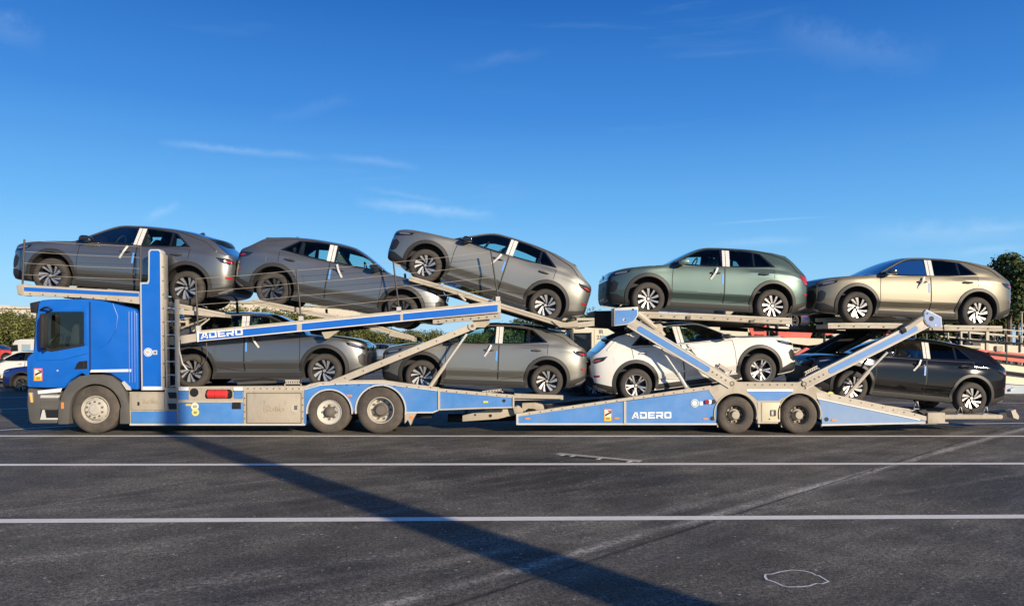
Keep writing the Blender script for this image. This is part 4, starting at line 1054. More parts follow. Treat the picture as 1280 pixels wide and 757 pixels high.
# lower skirt: left tool box, skirts, panels
plate(T, 'skirt_frame', rect(162,489.5,381,531.2), .012, .10, BEIGE)
plate(T, 'toolbox_lid', rect(163.8,490.8,205,512), -.012, .03, BEIGE, bevel=.006)
plate(T, 'lid_latch', rect(171.8,502,174.2,506.5), -.02, .02, BLACK)
EMB = mat('embossed_steel', (0.42, 0.37, 0.28), .5)
text(T, 'Rolfo', 188.5, 501.3, 5.4, -.02, EMB, .012, squash=1.15, bold=.01)
plate(T, 'skirt_panel', rect(164,514,220.6,528.6), -.006, .02, BLUED, bevel=.004)
plate(T, 'step_bracket', rect(206,484.5,222,513), -.004, .03, BEIGE)
for y in ((490,497.6),(503.8,511.4)): plate(T, 'step_hole', [(209.6,y[0]),(219.6,y[0]),(220.8,y[0]+1.2),(220.8,y[1]),(211.5,y[1])], -.008, .02, BLACK)
plate(T, 'white_stripe', rect(223,483.6,235.5,488), -.004, .02, WHITE); plate(T, 'white_stripe', rect(292,483.6,303.5,488), -.004, .02, WHITE)
plate(T, 'skirt_panel', rect(223,488.6,235.2,498.8), -.004, .02, BLUED); plate(T, 'skirt_panel', rect(292.5,488.6,303.2,497.8), -.004, .02, BLUED)
plate(T, 'pipe_cover', rect(236,484.5,291,500.5), .0, .02, BEIGE)
disc(T, 'filler_hole', 242.7, 490.3, .088, -.002, BLACK)
plate(T, 'extinguisher_recess', [(259,486.4),(288,486.4),(290.5,489),(290.5,496),(288,498),(259,498),(257,496),(257,489)], -.003, .01, BLACK)
def exting():
    a, b = P(258.8, 492.2, -.02), P(286, 492.2, -.02)
    mb = MB(); d = (b-a); mb.tube([a, a+d*.06, a+d*.35], [.04, .085, .088], 16); mb.tube([a+d*.40, a+d*.90, a+d*.97], [.088, .085, .035], 16); mb.tube([a+d*.35, a+d*.40], [.076, .076], 16)
    o = root('fire_extinguisher', 'red fire extinguisher lying in the recess of the truck skirt', 'fire extinguisher', a)
    mb.build('cylinder', EXTR, o, smooth=True)
    mb = MB(); mb.tube([a+d*.97, a+d*1.06], [.03, .03], 8); mb.beam(b+Vector((-.01,0,.02)), b+Vector((.05,0,-.06)), .02, .02); mb.build('valve', BPLA, o)
exting()
sk = plate(T, 'skirt_panel', rect(223.2,503,303.6,529), -.006, .02, BLUED, bevel=.004)
plate(T, 'recess', [(290.5,502.5),(301,502.5),(301,511),(289.8,511),(289.8,505)], -.012, .02, BLACK)
plate(T, 'skirt_trim', rect(222,500.6,304,502.8), -.01, .02, CREAM)
disc(T, 'round_sticker', 243.6, 507.6, .078, -.010, mat('sticker_w', (.72,.70,.5), .5)); disc(T, 'round_sticker', 244.3, 515.0, .074, -.012, mat('sticker_y', (.72,.66,.22), .5))
text(T, '60', 243.6, 507.8, 3.2, -.018, BPLA, .002); text(T, '80', 244.3, 515.4, 3.2, -.020, BPLA, .002)
marker(T, 232, 504.6, 238.5, 506.8, -.012, YEL)
# big tool box
plate(T, 'box_frame', rect(304.5,483.8,380,530.2), -.003, .05, BEIGE)
plate(T, 'box_top', rect(303.5,482.6,380.2,488.2), -.012, .05, CREAM)
plate(T, 'box_seam', rect(307.8,490.6,376.8,529.2), -.005, .01, mat('seam_brown', (.12,.09,.05), .8))
plate(T, 'toolbox_door', rect(308.8,491.6,375.6,528.2), -.016, .02, BEIGE, bevel=.008)
text(T, 'Rolfo', 343, 511, 6.6, -.026, EMB, .012, squash=1.25, bold=.01)
c0 = P(334.2, 510.5, -.02); mb = MB(); mb.lathe(c0, [(.062,-.006),(.074,-.008),(.074,.004),(.062,.004)], 20, True); mb.build('embossed_ring', EMB, T)
plate(T, 'embossed_line', rect(336,516.2,352,517.0), -.022, .01, EMB)
lt = disc(T, 'latch_cup', 368.2, 510, .075, -.018, mat('latch_alloy', (.5,.48,.42), .4))
plate(T, 'latch', rect(367.8,506.5,371.6,512), -.03, .015, RIMD, parent=lt)
plate(T, 'bottom_rail', rect(162,529.2,381,531.4), -.014, .08, TRIM)
# rear axle panel
pan = [(380.4,529.5),(380.4,486),(388,483),(400,481),(425,479.3),(450,478.6),(478,478.8),(500,482),(548,488),(548.2,511.5),(540,514.6),(508.5,515)]+arc(475.7,512.4,32,0,180,22)+[(441.5,515)]+arc(411.6,515,29,0,180,22)+[(382.4,529.5)]
plate(T, 'axle_panel', pan, .0, .05, BLUED)
plate(T, 'panel_lip', ribbon([(379.5,484.2),(388,480.6),(400,478.3),(425,476.8),(450,476),(478,475.8),(500,479),(548.6,485.2)], 1.2, 2.6), -.015, .09, CREAM)
plate(T, 'lip_trim', ribbon([(381,486.6),(400,481.2),(425,479.5),(450,478.8),(478,479),(500,482.2),(548.2,488.2)], .35, .35), -.018, .02, WHITE)
for cx, cy, rr, a0, a1 in ((411.6,515,28.2,-4,184), (475.7,512.4,31.2,-10,188)):
    plate(T, 'arch_trim', arc(cx,cy,rr+1.1,a0,a1,30)+arc(cx,cy,rr-.6,a1,a0,30), -.02, .30, TRIM)
plate(T, 'panel_trim', [(508,514.4),(541,514.2),(549.5,510.6),(549.5,512.4),(541,516),(508,516.2)], -.01, .03, TRIM)
marker(T, 433.5, 493, 440, 495.4)
plate(T, 'mud_flap', [(506,516),(521,516),(516,524),(513,531.5),(510,524),(506,529)], .0, .30, BEIGE)
marker(T, 512.5, 519.5, 516, 523, -.01)
plate(T, 'tail_panel', [(550.4,489),(600,493.4),(642,497.2),(642,508.3),(600,509.5),(550.4,511.2)], .0, .05, BLUED)
plate(T, 'panel_lip', ribbon([(549.8,487.6),(600,492.0),(642.4,495.6)], 2.4, 1.6), -.015, .09, CREAM)
plate(T, 'panel_trim', ribbon([(549.8,511.6),(600,509.8),(642.4,508.6)], .8, .9), -.012, .04, CREAM)
plate(T, 'panel_post', [(547.4,485),(550.2,485),(550.2,512),(547.4,512.5)], -.025, .06, CREAM); plate(T, 'panel_post', [(640.8,494.5),(643,494.5),(643,509),(640.8,509)], -.025, .06, CREAM)
marker(T, 604, 501, 610, 503.2, -.012, YEL)
disc(T, 'tie_hole', 630, 500.5, .035, -.004, BLACK)
truck_wheel(T, 411.6, 514.5, 26.5, .03, 'lift', .30)
truck_wheel(T, 475.7, 512.3, 29.0, .03, 'drive', .56)
# chassis
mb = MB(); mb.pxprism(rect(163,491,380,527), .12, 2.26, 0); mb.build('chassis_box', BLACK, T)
mb = MB(); mb.pxprism([(375,490),(548,486),(548,496),(375,500)], .25, 2.0, 0); mb.build('deck_floor', DSTEEL, T)
mb = MB(); mb.pxprism([(375,497),(548,497),(646,508),(646,517),(548,515),(375,520)], .85, .16, 0); mb.pxprism([(375,497),(548,497),(646,508),(646,517),(548,515),(375,520)], 1.55, .16, 0); mb.build('chassis_rail', BLACK, T)
plate(T, 'air_tank', rect(520,513.5,540,522), .5, 1.2, BLACK); plate(T, 'coupling_plate', [(578,526.5),(578,519),(611,511.5),(646,511.0),(650,517),(622,523.4)], .35, .12, BEIGE, bevel=.01)
disc(T, 'pin_hole', 613, 519.2, .034, .345, BLACK); disc(T, 'pin_hole', 594, 518.2, .020, .345, BLACK)
plate(T, 'coupling_knuckle', [(641,509),(648,506.5),(655,512),(652,519),(643,517)], .2, .4, BEIGE, bevel=.02)
plate(T, 'coupling_hook', [(652.5,503.5),(670,503),(679,505.5),(681,512.5),(672,513.5),(668,511),(660,510.5),(656,514),(652.5,513.5)], .3, .5, BEIGE, bevel=.02)
rod(T, 'drawbar', [(560,522,1.25),(600,522,1.25),(655,520,1.25)], .09, BPLA)
plate(T, 'support_leg', rect(580.5,512,585,526), .5, .1, BPLA)
# lower decks
deck(T, [(222,484.4),(302,483.6),(380,483.2),(425,480)], .20, 3, cross=False)
deck(T, [(430,480),(505,487),(548,489),(600,493.5),(642,496.5),(704,495.6)], .20, 3.6)
plate(T, 'tail_plank', [(643,491.5),(704,494.0),(704,498.2),(643,497.2)], .10, .12, BEIGE)
plate(T, 'deck_floor_far', [(222,486),(380,486),(380,489),(222,489)], .75, .95, DSTEEL, pl=0)
perforated_step(T, [(355,474.5),(376,474.5),(377,482.5),(355.5,482.5)]); perforated_step(T, [(601,488.6),(628.5,485.6),(629,490),(602,493)])
rod(T, 'lashing_bar', [(292,476,.4),(330,473.5,.4),(354,475.5,.4)], .022, BPLA); rod(T, 'lashing_bar', [(297,479,.35),(345,477,.35)], .03, DSTEEL)
# upper deck over the cab
plate(T, 'deck_beam', [(22,357),(29,355.6),(100,359.8),(175.5,364.2),(175.5,380),(140,375.5),(100,371.8),(29,369),(22,368.5)], .02, .14, CREAM)
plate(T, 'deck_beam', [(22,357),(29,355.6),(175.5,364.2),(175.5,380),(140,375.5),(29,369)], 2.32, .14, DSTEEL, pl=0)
plate(T, 'beam_panel', [(29,358.6),(173.5,366.2),(173.5,370.6),(29,363.4)], .012, .012, BLUE)
plate(T, 'beam_end', [(20,357),(29.5,354.5),(29.5,369.5),(22,367.5)], .0, .30, BEIGE, bevel=.01)
deck(T, [(29,362.5),(100,366.5),(175,371.5),(204,376.6),(281,392.4)], .22, 4)
plate(T, 'support_gusset', [(204,385),(240,388),(281,394),(281,396.5),(204,391)], .14, .06, CREAM)
for x, y0 in ((212,384),(221,386),(232,388)): plate(T, 'support_post', rect(x, y0, x+3.2, 408), .35, .06, CREAM)
plate(T, 'support_rail', rect(204,400.6,232,403), .34, .05, CREAM)
plate(T, 'gusset_plate', [(229,388),(240,397),(231,400)], .30, .03, BEIGE)
# second deck
deck(T, [(314,374.2),(434,397.6),(470,407),(518,421.5)], .22, 5.2)
plate(T, 'track_tip', [(488,414),(508,417),(518,422),(515,425),(486,419.5)], .2, .6, BEIGE)
# lettered beam
def on(x): return 413.2-(x-246)*.0984
bm_ = plate(T, 'main_beam', [(245,on(245)),(626,on(626)),(626,on(626)+14.8),(541,on(541)+14),(246,on(246)+13.6)], .0, .14, CREAM)
plate(T, 'beam_panel', [(249,on(249)+3.8),(371,on(371)+3.8),(371,on(371)+12),(249,on(249)+12.6)], -.006, .01, BLUE, parent=bm_)
plate(T, 'beam_panel', [(377.5,on(377)+3.8),(500.5,on(500)+3.8),(500.5,on(500)+12.2),(377.5,on(377)+12.4)], -.006, .01, BLUE, parent=bm_)
plate(T, 'beam_panel', [(504,on(504)+3.8),(622,on(622)+4.6),(622,on(622)+13),(541,on(541)+12.6),(504,on(504)+12.4)], -.006, .01, BLUE, parent=bm_)
for a, b in (((249,on(249)+13.1),(541,on(541)+13.1)), ((249,on(249)+3.4),(622,on(622)+3.8))): plate(T, 'beam_trim', stripe(a, b, .8), -.010, .01, WHITE, parent=bm_)
plate(T, 'beam_trim', [(246,on(246)+.5),(248.6,on(248)),(248.6,on(248)+13.8),(246.6,on(246)+14)], -.010, .01, WHITE, parent=bm_)
plate(T, 'beam', [(541,399.6),(541,404.6),(626,397.4),(626,391.8)], -.02, .16, BEIGE)
plate(T, 'beam_stub', [(225.5,419.5),(246,416.5),(246.5,426.3),(226,429.5)], .02, .12, CREAM)
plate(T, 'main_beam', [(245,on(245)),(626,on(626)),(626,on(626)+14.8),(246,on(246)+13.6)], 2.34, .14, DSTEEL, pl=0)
logo_word(T, (250.8, 423.4), (303.6, 418.2), 8.2, -.014, WHITE)
for x in (300, 420, 560): mb = MB(); mb.pxprism(stripe((x,on(x)+8),(x+10,on(x+10)+8),6), .1, 2.3, 0); mb.build('cross_member', DSTEEL, T)
plate(T, 'hinge_bracket', [(590,400),(612,398),(612,404),(606,409),(596,409)], .1, .12, BEIGE); plate(T, 'hinge_bracket', [(402,415),(424,413),(410,423),(406,423)], .1, .12, BEIGE)
# third deck
deck(T, [(511,345.5),(560,359.5),(616,377.5),(640,384.5),(707,404.8),(722,404.5),(743,402)], .22, 5)
plate(T, 'deck_end', [(721,397.2),(743,397.2),(743,400.2),(721,400.2)], .3, .3, CREAM)
plate(T, 'hinge_bracket', [(690,401),(708,403),(722,400),(724,408),(700,409)], .18, .5, BEIGE)
rod(T, 'deck_link', [(573,367,.2),(582,376,.2)], .028, CREAM)
# lift arm and cylinder
am = plate(T, 'lift_arm', stripe((414,479.5),(590,408),8.2), .02, .12, CREAM, bevel=.01)
c0 = P(590.5, 407.5, .0); mb = MB(); mb.lathe(c0, [(0,-.01),(.085,-.01),(.085,.13),(0,.13)], 20); mb.build('arm_eye', CREAM, am, smooth=True)
disc(T, 'pivot_pin', 590.5, 407.2, .03, -.012, RIMD, am)
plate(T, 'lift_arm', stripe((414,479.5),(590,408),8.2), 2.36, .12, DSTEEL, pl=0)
hy = rod(T, 'hydraulic_cylinder', [(536.5,484,.06),(556,456,.06)], .042, CREAM)
rod(T, 'piston_rod', [(556,456,.06),(583.5,417,.06)], .026, TRIM, parent=hy)
# posts and cables of the upper decks
WIRE = mat('cable', (.42,.38,.32), .5)
POST = mat('post_grey', (.045,.042,.04), .6)
def rail(p0, p1, q0, q1, n, dark=POST, off=.03, posts=(1, 1)):
    for k, (a, b) in enumerate(((p0, p1), (q0, q1))):
        if posts[k]: rod(T, 'cable_post', [(*a, off), (*b, off)], .018, dark, 6)
    for i in range(n):
        t = i/n+.02; u = (p0[0]+(p1[0]-p0[0])*t, p0[1]+(p1[1]-p0[1])*t); v = (q0[0]+(q1[0]-q0[0])*t, q0[1]+(q1[1]-q0[1])*t)
        sag = .8; rod(T, 'guard_cable', [(*u, off), ((u[0]+v[0])/2, (u[1]+v[1])/2+sag, off), (*v, off)], .0038, WIRE, 5)
rail((30.6,299),(28.2,356), (176,307),(175.5,362), 4)
rail((244.5,347),(247.5,412), (370.5,336.5),(376.5,400), 4)
rail((370.5,336.5),(376.5,400), (491.5,326.5),(499,388), 4, posts=(0,1))
rail((491.5,326.5),(499,388), (613.5,313),(623,376), 4, posts=(0,1))
for a, b in (((296,372),(297,392)),((506,341.5),(508,357)),((597.5,322),(601,360)),((408,386),(408.5,394))): rod(T, 'cable_post', [(*a, 2.45), (*b, 2.45)], .03, BPLA, 6)
for (x, y) in ((498,387),(375.5,398.5),(247,410.5),(622,374)): plate(T, 'post_clamp', rect(x-2.2,y-3.5,x+3.2,y+2.5), .0, .06, TRIM)
# hoses at the foot of the tower
rod(T, 'hydraulic_hose', [(219,404,.05),(223,420,.05),(224,438,.05),(228,454,.05),(234,462,.06)], .018, TRIM, 6)
rod(T, 'hydraulic_hose', [(258,428,.1),(259,445,.1),(254,455,.1),(247,466,.2)], .012, BPLA, 6)
rod(T, 'stay_rod', [(226,410,.2),(258,398,.2)], .014, CREAM, 6); rod(T, 'stay_rod', [(241,414,.05),(262,398,.2)], .016, CREAM, 6)

# ------------------------------------------------------------------ the trailer
TR0 = P(940, 541, 1.2); TR0.z = 0
U = root('car_transporter_trailer', 'blue two axle trailer of the car transporter with two raised lifting arms', 'trailer', TR0)
top = [(646,519.2),(700,511.2),(780,499.6),(840,490.8),(886,483.8)]
plate(U, 'side_panel', [(646.4,517.6),(700,512),(780,501.5),(840,493.4),(888,487),(896,486.5),(902,490)]+[(898.2,500),(896,508),(895,528.6),(646.4,529.2)], .0, .05, BLUED)
plate(U, 'panel_lip', [(646,516.8),(700,508.8),(780,497.4),(840,488.6),(889,481.6),(889,486.6),(840,492.8),(780,500.8),(700,512.6),(646,520.4)], -.015, .10, CREAM)
plate(U, 'bottom_rail', rect(645.6,528.6,896,530.8), -.012, .06, TRIM); plate(U, 'panel_post', rect(779.8,501,782.8,530), -.02, .05, CREAM); plate(U, 'panel_post', rect(645.4,517,648,530.6), -.02, .06, TRIM)
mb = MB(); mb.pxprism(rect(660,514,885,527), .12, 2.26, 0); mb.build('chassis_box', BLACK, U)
logo_word(U, (789.6, 522.8), (839.2, 522.4), 8.0, -.008, WHITE)
sticker(U, 754.6, 510.6, 765, 526.6, -.006)
for q in ((656.5,521.8,662.5,524),(768,521.4,774,523.6),(879,522.2,885,524.2)): marker(U, *q)
disc(U, 'round_sticker', 868.5, 503.6, .085, -.006, mat('sticker_w2', (.70,.72,.74), .5)); c0 = P(868.5, 503.6, -.012); mb = MB(); mb.lathe(c0, [(.056,-.002),(.070,-.002),(.070,.001),(.056,.001)], 24, True); mb.build('sticker_ring', mat('sticker_ring', (.15,.3,.35), .5), U)
plate(U, 'sticker_tab', rect(874.6,501.4,878.6,506.2), -.006, .006, WHITE)
for x, m in ((883.4, RED), (887.0, WHITE), (891.6, BLACK)): disc(U, 'air_coupling', x, 501.8, .045, -.01, m, th=.03)
disc(U, 'tie_hole', 890.4, 522.6, .045, -.004, BLACK)
# centre hump
hump = [(886,488),(889,483.2),(902,479.6),(913,474.6),(918,474.4),(923,477.2),(998,477.6),(1002,475.6),(1008,475.6),(1012,478),(1030,490.6),(1030,497),(1023,493.6)]+\
       arc(999.6,517.2,26.6,40,180,20)+[(972.6,529),(946.6,529)]+arc(920,517.2,26.6,0,150,20)
plate(U, 'axle_frame', hump, -.008, .10, BEIGE)
plate(U, 'frame_panel', [(934,489),(991,489),(989,492.5),(979,496.6),(974,500.2),(947,500.2),(943,496),(937,491.8)], -.014, .01, BLUED)
plate(U, 'frame_trim', [(933.4,486.2),(991.6,486.2),(991,488.8),(934,488.8)], -.016, .012, WHITE)
bx = plate(U, 'locker', rect(952.4,503,975.2,527), -.020, .03, mat('locker_cream', (.62,.57,.40), .5, dirt=.3), bevel=.006)
plate(U, 'latch', rect(963.4,512.2,970,519.6), -.034, .02, BPLA, parent=bx); plate(U, 'latch_cup', rect(964.4,513.4,967,518.6), -.042, .02, TRIM, parent=bx); disc(U, 'lock', 961.8, 523.4, .014, -.022, BPLA, bx)
plate(U, 'frame_post', rect(947.4,502,950.4,529), -.016, .02, CREAM)
for cx in (920, 999.6): plate(U, 'arch_trim', arc(cx,517.2,27.6,-14,194,30)+arc(cx,517.2,26.0,194,-14,30), -.02, .28, BEIGE)
for x, y in ((914.8,479),(1005,479.6)):
    d = disc(U, 'pivot', x, y, .052, -.012, RIMD, th=.02); disc(U, 'pivot_pin', x, y, .03, -.034, BEIGE, d)
for x in (896.5, 948, 976.5, 1026.5): plate(U, 'drain_stub', rect(x, 528, x+1.4, 533.5), .1, .05, BEIGE)
truck_wheel(U, 920, 517.4, 23.6, .03, 'trailer', .55); truck_wheel(U, 999.6, 517.4, 23.6, .03, 'trailer', .55)
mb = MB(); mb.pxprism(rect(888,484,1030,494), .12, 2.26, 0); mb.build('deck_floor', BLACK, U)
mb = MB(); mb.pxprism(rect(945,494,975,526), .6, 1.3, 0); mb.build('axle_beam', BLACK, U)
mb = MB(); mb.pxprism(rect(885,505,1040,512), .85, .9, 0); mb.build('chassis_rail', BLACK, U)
# right side panel
plate(U, 'side_panel', [(1024.5,503),(1021,496.4),(1026,498),(1157,524.6),(1157,528.2),(1028,531.2),(1026.2,512)], .0, .05, mat('trailer_blue_pale', (.14,.27,.50), .45, dirt=.45, dirtcol=(.36,.40,.42)))
plate(U, 'panel_lip', [(1020,490.8),(1031,489.8),(1060,496.4),(1110,507),(1158,520),(1158,525.4),(1110,516.4),(1060,506.4),(1021,497.6)], -.015, .10, CREAM)
plate(U, 'lip_trim', stripe((1022,497.8),(1150,524.6),1.1), -.020, .02, WHITE)
plate(U, 'bottom_rail', [(1027,529.8),(1157,527.2),(1157,529),(1027,532)], -.012, .05, TRIM)
disc(U, 'tie_hole', 1033.2, 523.6, .045, -.004, BLACK); marker(U, 1039.5, 523.6, 1045.5, 525.8)
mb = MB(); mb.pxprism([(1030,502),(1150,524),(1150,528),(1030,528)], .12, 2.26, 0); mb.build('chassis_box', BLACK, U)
plate(U, 'ramp_hinge', [(1160,515.5),(1181.5,515.5),(1181.5,527.4),(1186,527.4),(1186,529),(1160,529)], .0, .35, BEIGE, bevel=.008)
plate(U, 'hinge_cover', [(1148,513),(1157,511.5),(1160,515),(1160,528.5),(1157,528.5),(1157,519)], .05, .30, BLACK)
plate(U, 'ramp_plank', [(1181.5,518.2),(1252.6,518.2),(1254.2,520.5),(1252.6,523.4),(1181.5,523.6)], .10, .55, BEIGE, bevel=.008)
plate(U, 'ramp_plank', [(1181.5,518.2),(1252.6,518.2),(1254.2,520.5),(1252.6,523.4),(1181.5,523.6)], 1.72, .55, DSTEEL, pl=.1)
plate(U, 'rear_lamp_bar', [(1249,516),(1272,514),(1273,523),(1250,524)], .9, .5, BLACK); plate(U, 'rear_bracket', [(1264,513),(1270,511.4),(1270,514),(1274,520),(1273,524),(1267,522)], .3, .2, CREAM)
for x, y in ((1145,506.5),(1199.5,513.5),(1231.5,513.4)):
    a = P(x, y, .14); mb = MB(); mb.tube([a+Vector((-.05,0,-.07)), a+Vector((.0,0,.08)), a+Vector((.035,0,.08)), a+Vector((.07,0,-.07)), a+Vector((-.05,0,-.07))], .014, 6); mb.build('wheel_stop', TRIM, U, smooth=True)
# lower tracks
deck(U, [(655,517),(730,507.5),(800,501.5),(870,490.5),(915,480.5),(1000,479)], .20, 4)
deck(U, [(1012,484),(1066,503),(1110,508),(1160,515.6)], .20, 4, m=BEIGE)
perforated_step(U, [(899,453.5),(915,463),(912,469),(897,460)], .30); perforated_step(U, [(1004.5,465.2),(1022.5,455.8),(1025,461.5),(1007,470)], .10)
# lifting arms
def arm(pa, pb, w, inset, far=True):
    a_ = plate(U, 'lift_arm', stripe(pa, pb, w), -.03, .14, CREAM, bevel=.012)
    n = 8; (ax, ay), (bx_, by) = inset; l = math.hypot(bx_-ax, by-ay); ux, uy = (bx_-ax)/l, (by-ay)/l; rr = w*.27
    pts = []
    for i in range(n+1): t = math.pi/2-math.pi*i/n; pts.append((bx_+rr*(ux*math.cos(t)-uy*math.sin(t)), by+rr*(uy*math.cos(t)+ux*math.sin(t))))
    for i in range(n+1): t = -math.pi/2-math.pi*i/n; pts.append((ax+rr*(ux*math.cos(t)-uy*math.sin(t)), ay+rr*(uy*math.cos(t)+ux*math.sin(t))))
    plate(U, 'arm_panel', pts, -.036, .01, BLUED, parent=a_)
    nx, ny = -uy, ux
    for s_ in (-1, 1): plate(U, 'arm_edge', stripe((pa[0]+nx*s_*(w/2-.5), pa[1]+ny*s_*(w/2-.5)), (pb[0]+nx*s_*(w/2-.5), pb[1]+ny*s_*(w/2-.5)), 1.0), -.04, .012, TRIM, parent=a_)
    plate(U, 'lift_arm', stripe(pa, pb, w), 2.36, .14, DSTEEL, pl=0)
    return a_
arm((787,402),(915,479.5),13.2, ((800,411),(884,461)))
arm((1005,480),(1168,398),13.2, ((1039,463),(1144,410.5)))
bxp = [(768,384.8),(797.8,383.2),(798,394),(793,401.5),(785,405.5),(768,407.4)]
o = plate(U, 'arm_head', bxp, -.05, .40, TRIM, bevel=.01); plate(U, 'head_panel', [(769.4,388),(796.6,386.6),(796.6,393.6),(792,400.4),(784.5,404.2),(769.4,406)], -.058, .01, BLUED, parent=o)
disc(U, 'pin_hole', 791.4, 386.6, .02, -.06, BLACK, o); disc(U, 'head_mark', 779.8, 399.4, .028, -.060, TRIM, o); disc(U, 'head_mark', 781.4, 399.6, .016, -.066, BLACK, o)
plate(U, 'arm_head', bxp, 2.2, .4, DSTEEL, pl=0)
hd = [(1158.2,386.6),(1177,396),(1178,409.5),(1164,409.4),(1157.5,404.5),(1154.4,397.5),(1155.4,390)]
o = plate(U, 'arm_head', hd, -.06, .10, TRIM, bevel=.01); plate(U, 'head_panel', [(1158.8,388),(1176,396.6),(1176.8,408.5),(1164.4,408.3),(1158.5,403.8),(1155.6,397.3),(1156.5,390.6)], -.068, .01, mat('head_blue', (.16,.28,.55), .45, dirt=.3), parent=o)
disc(U, 'pin_hole', 1164.4, 398, .052, -.07, BLACK, o); disc(U, 'pin_hole', 1159.3, 391.6, .018, -.07, BLACK, o); disc(U, 'head_mark', 1169.4, 406.4, .02, -.07, TRIM, o)
for pts in ([(1155,397),(1140,409)],): rod(U, 'arm_strut', [(1155,396,.0),(1128,414,.0)], .055, CREAM)
rod(U, 'strut_collar', [(1130,411,.0),(1125,414,.0)], .085, BPLA); rod(U, 'arm_strut', [(1126,414,.1),(1118,423,.1)], .09, CREAM)
rod(U, 'hydraulic_hose', [(1122,410,-.02),(1112,412,-.02),(1107,418,-.02),(1100,428,.05)], .014, BPLA, 6); rod(U, 'hydraulic_hose', [(1178,401,.02),(1180,412,.02),(1174,422,.1),(1168,415,.1)], .012, BPLA, 6)
h1 = rod(U, 'hydraulic_cylinder', [(847,466,.10),(862.5,492,.10)], .040, TRIM); rod(U, 'piston_rod', [(826.5,436,.10),(847,466,.10)], .022, TRIM, parent=h1)
h2 = rod(U, 'hydraulic_cylinder', [(1056,497,.10),(1085,464,.10)], .046, CREAM); rod(U, 'piston_rod', [(1085,464,.10),(1109,440,.10)], .026, TRIM, parent=h2)
disc(U, 'yellow_cap', 1036.5, 493, .07, .05, mat('cap_yellow', (.7,.6,.12), .5), th=.06)
plate(U, 'cylinder_foot', [(853,489),(860,483),(866,486),(866,494),(853,494)], .05, .12, BEIGE)
# linkage tubes and guard pipe
rod(U, 'link_tube', [(797,391.5,.12),(819.5,410,.12)], .068, CREAM, 10); rod(U, 'link_tube', [(792,406,.2),(804,403,.2),(812,408,.2)], .03, BEIGE)
plate(U, 'link_clamp', [(817,406),(822,402.5),(828,406),(829,412),(823,416.5),(817,413)], .08, .14, BEIGE, bevel=.01); rod(U, 'clamp_bolt', [(819,403,.05),(827,402,.05)], .03, BPLA); rod(U, 'link_arm', [(822,411,.15),(829,420,.15)], .07, BEIGE)
# upper tracks
deck(U, [(798,390.4),(880,393.2),(938,396.2),(990,398.6)], .20, 6.5)
deck(U, [(1035,405),(1085,404.6),(1120,405),(1180,407.5),(1253,408.6)], .20, 5.4)
for x, y in ((858.5,394.5),(938,399.6)): plate(U, 'track_lock', rect(x,y,x+5,y+4), .16, .05, RIMD)
rod(U, 'far_strut', [(985,472,1.9),(1025,444,1.9),(1085,410,1.9)], .13, BLACK, 6); rod(U, 'far_strut', [(1048,440,1.6),(1100,414,1.6),(1140,404,1.6)], .06, DSTEEL, 6)  # far-side structure, its shade put in as dark colour
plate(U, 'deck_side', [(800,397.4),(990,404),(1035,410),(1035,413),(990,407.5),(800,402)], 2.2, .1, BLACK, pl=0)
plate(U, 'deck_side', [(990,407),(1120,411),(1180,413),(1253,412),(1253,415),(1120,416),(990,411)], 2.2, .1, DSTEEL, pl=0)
plate(U, 'front_wedge', [(743,388.5),(768,388),(800,398),(800,412),(768,409.8),(743,408.5)], 1.4, 1.0, BLACK)  # underside of the trailer deck, its shade painted in as black
for a, b in (((1020,400),(1120,396)),((1030,403),(1200,401))): rod(U, 'deck_rib', [(*a, 1.0), (*b, 1.0)], .05, BEIGE, 6)

# ------------------------------------------------------------------ background: other transporters, parked cars, van
def bgplate(r, name, px, off, th, m, **k): return plate(r, name, px, off, th, m, **k)
BO = 13.1           # the next row of lorries stands about 29 m away
CW = mat('cab_cream', (0.66, 0.61, 0.46), .45, dirt=.2)
Bc = P(800, 488, BO+1.2); Bc.z = 0
V = root('cream_cab_truck', 'cream cab of a truck with the number IR 2322 behind the white car', 'truck', Bc)
mb = MB(); mb.pxprism([(700,484),(699.5,448),(701,414),(704,409),(746,408.6),(768,409.2),(786,424),(800,426),(802,484)], BO, 2.4); mb.build('cab_body', CW, V, bevel=.04)
o = bgplate(V, 'side_window', [(711,419),(714,416),(737,415.6),(738.6,417),(738.6,442),(711,447)], BO-.02, .03, DGLASS)
bgplate(V, 'window_seal', [(738.4,415),(739.6,415),(739.6,444),(738.4,444)], BO-.03, .03, BPLA)
bgplate(V, 'mirror', [(712,411),(717,411),(717.5,428),(713,429)], BO-.22, .12, BPLA, bevel=.02); rod(V, 'mirror_arm', [(709,412,BO-.02),(715,411,BO-.16)], .02, BPLA)
bgplate(V, 'windscreen', [(699.2,446),(700.4,417),(702,413),(704,413),(702,446)], BO+.1, 2.2, DGLASS)
bgplate(V, 'door_seam', rect(742.8,411,743.3,470), BO-.012, .012, BEIGE)
NUM = mat('number_grey', (.12,.12,.13), .6)
text(V, 'IR', 751.5, 414.6, 4.8, BO-.012, NUM, bold=.015); text(V, '2322', 752.5, 421.6, 4.6, BO-.012, NUM, bold=.015)
bgplate(V, 'bumper', [(699,466),(740,466),(740,486),(701,486)], BO-.02, .2, GPLA); bgplate(V, 'chassis_box', rect(740,470,900,482), BO+.3, 1.8, BLACK)
truck_wheel(V, 722, 482, 15.5, BO-.05, 'steer', far=False); truck_wheel(V, 862, 482, 15.5, BO-.05, 'drive', far=False)
bgplate(V, 'upper_beam', [(800,400),(940,410),(940,415),(800,407)], BO, .3, BGCREAM)
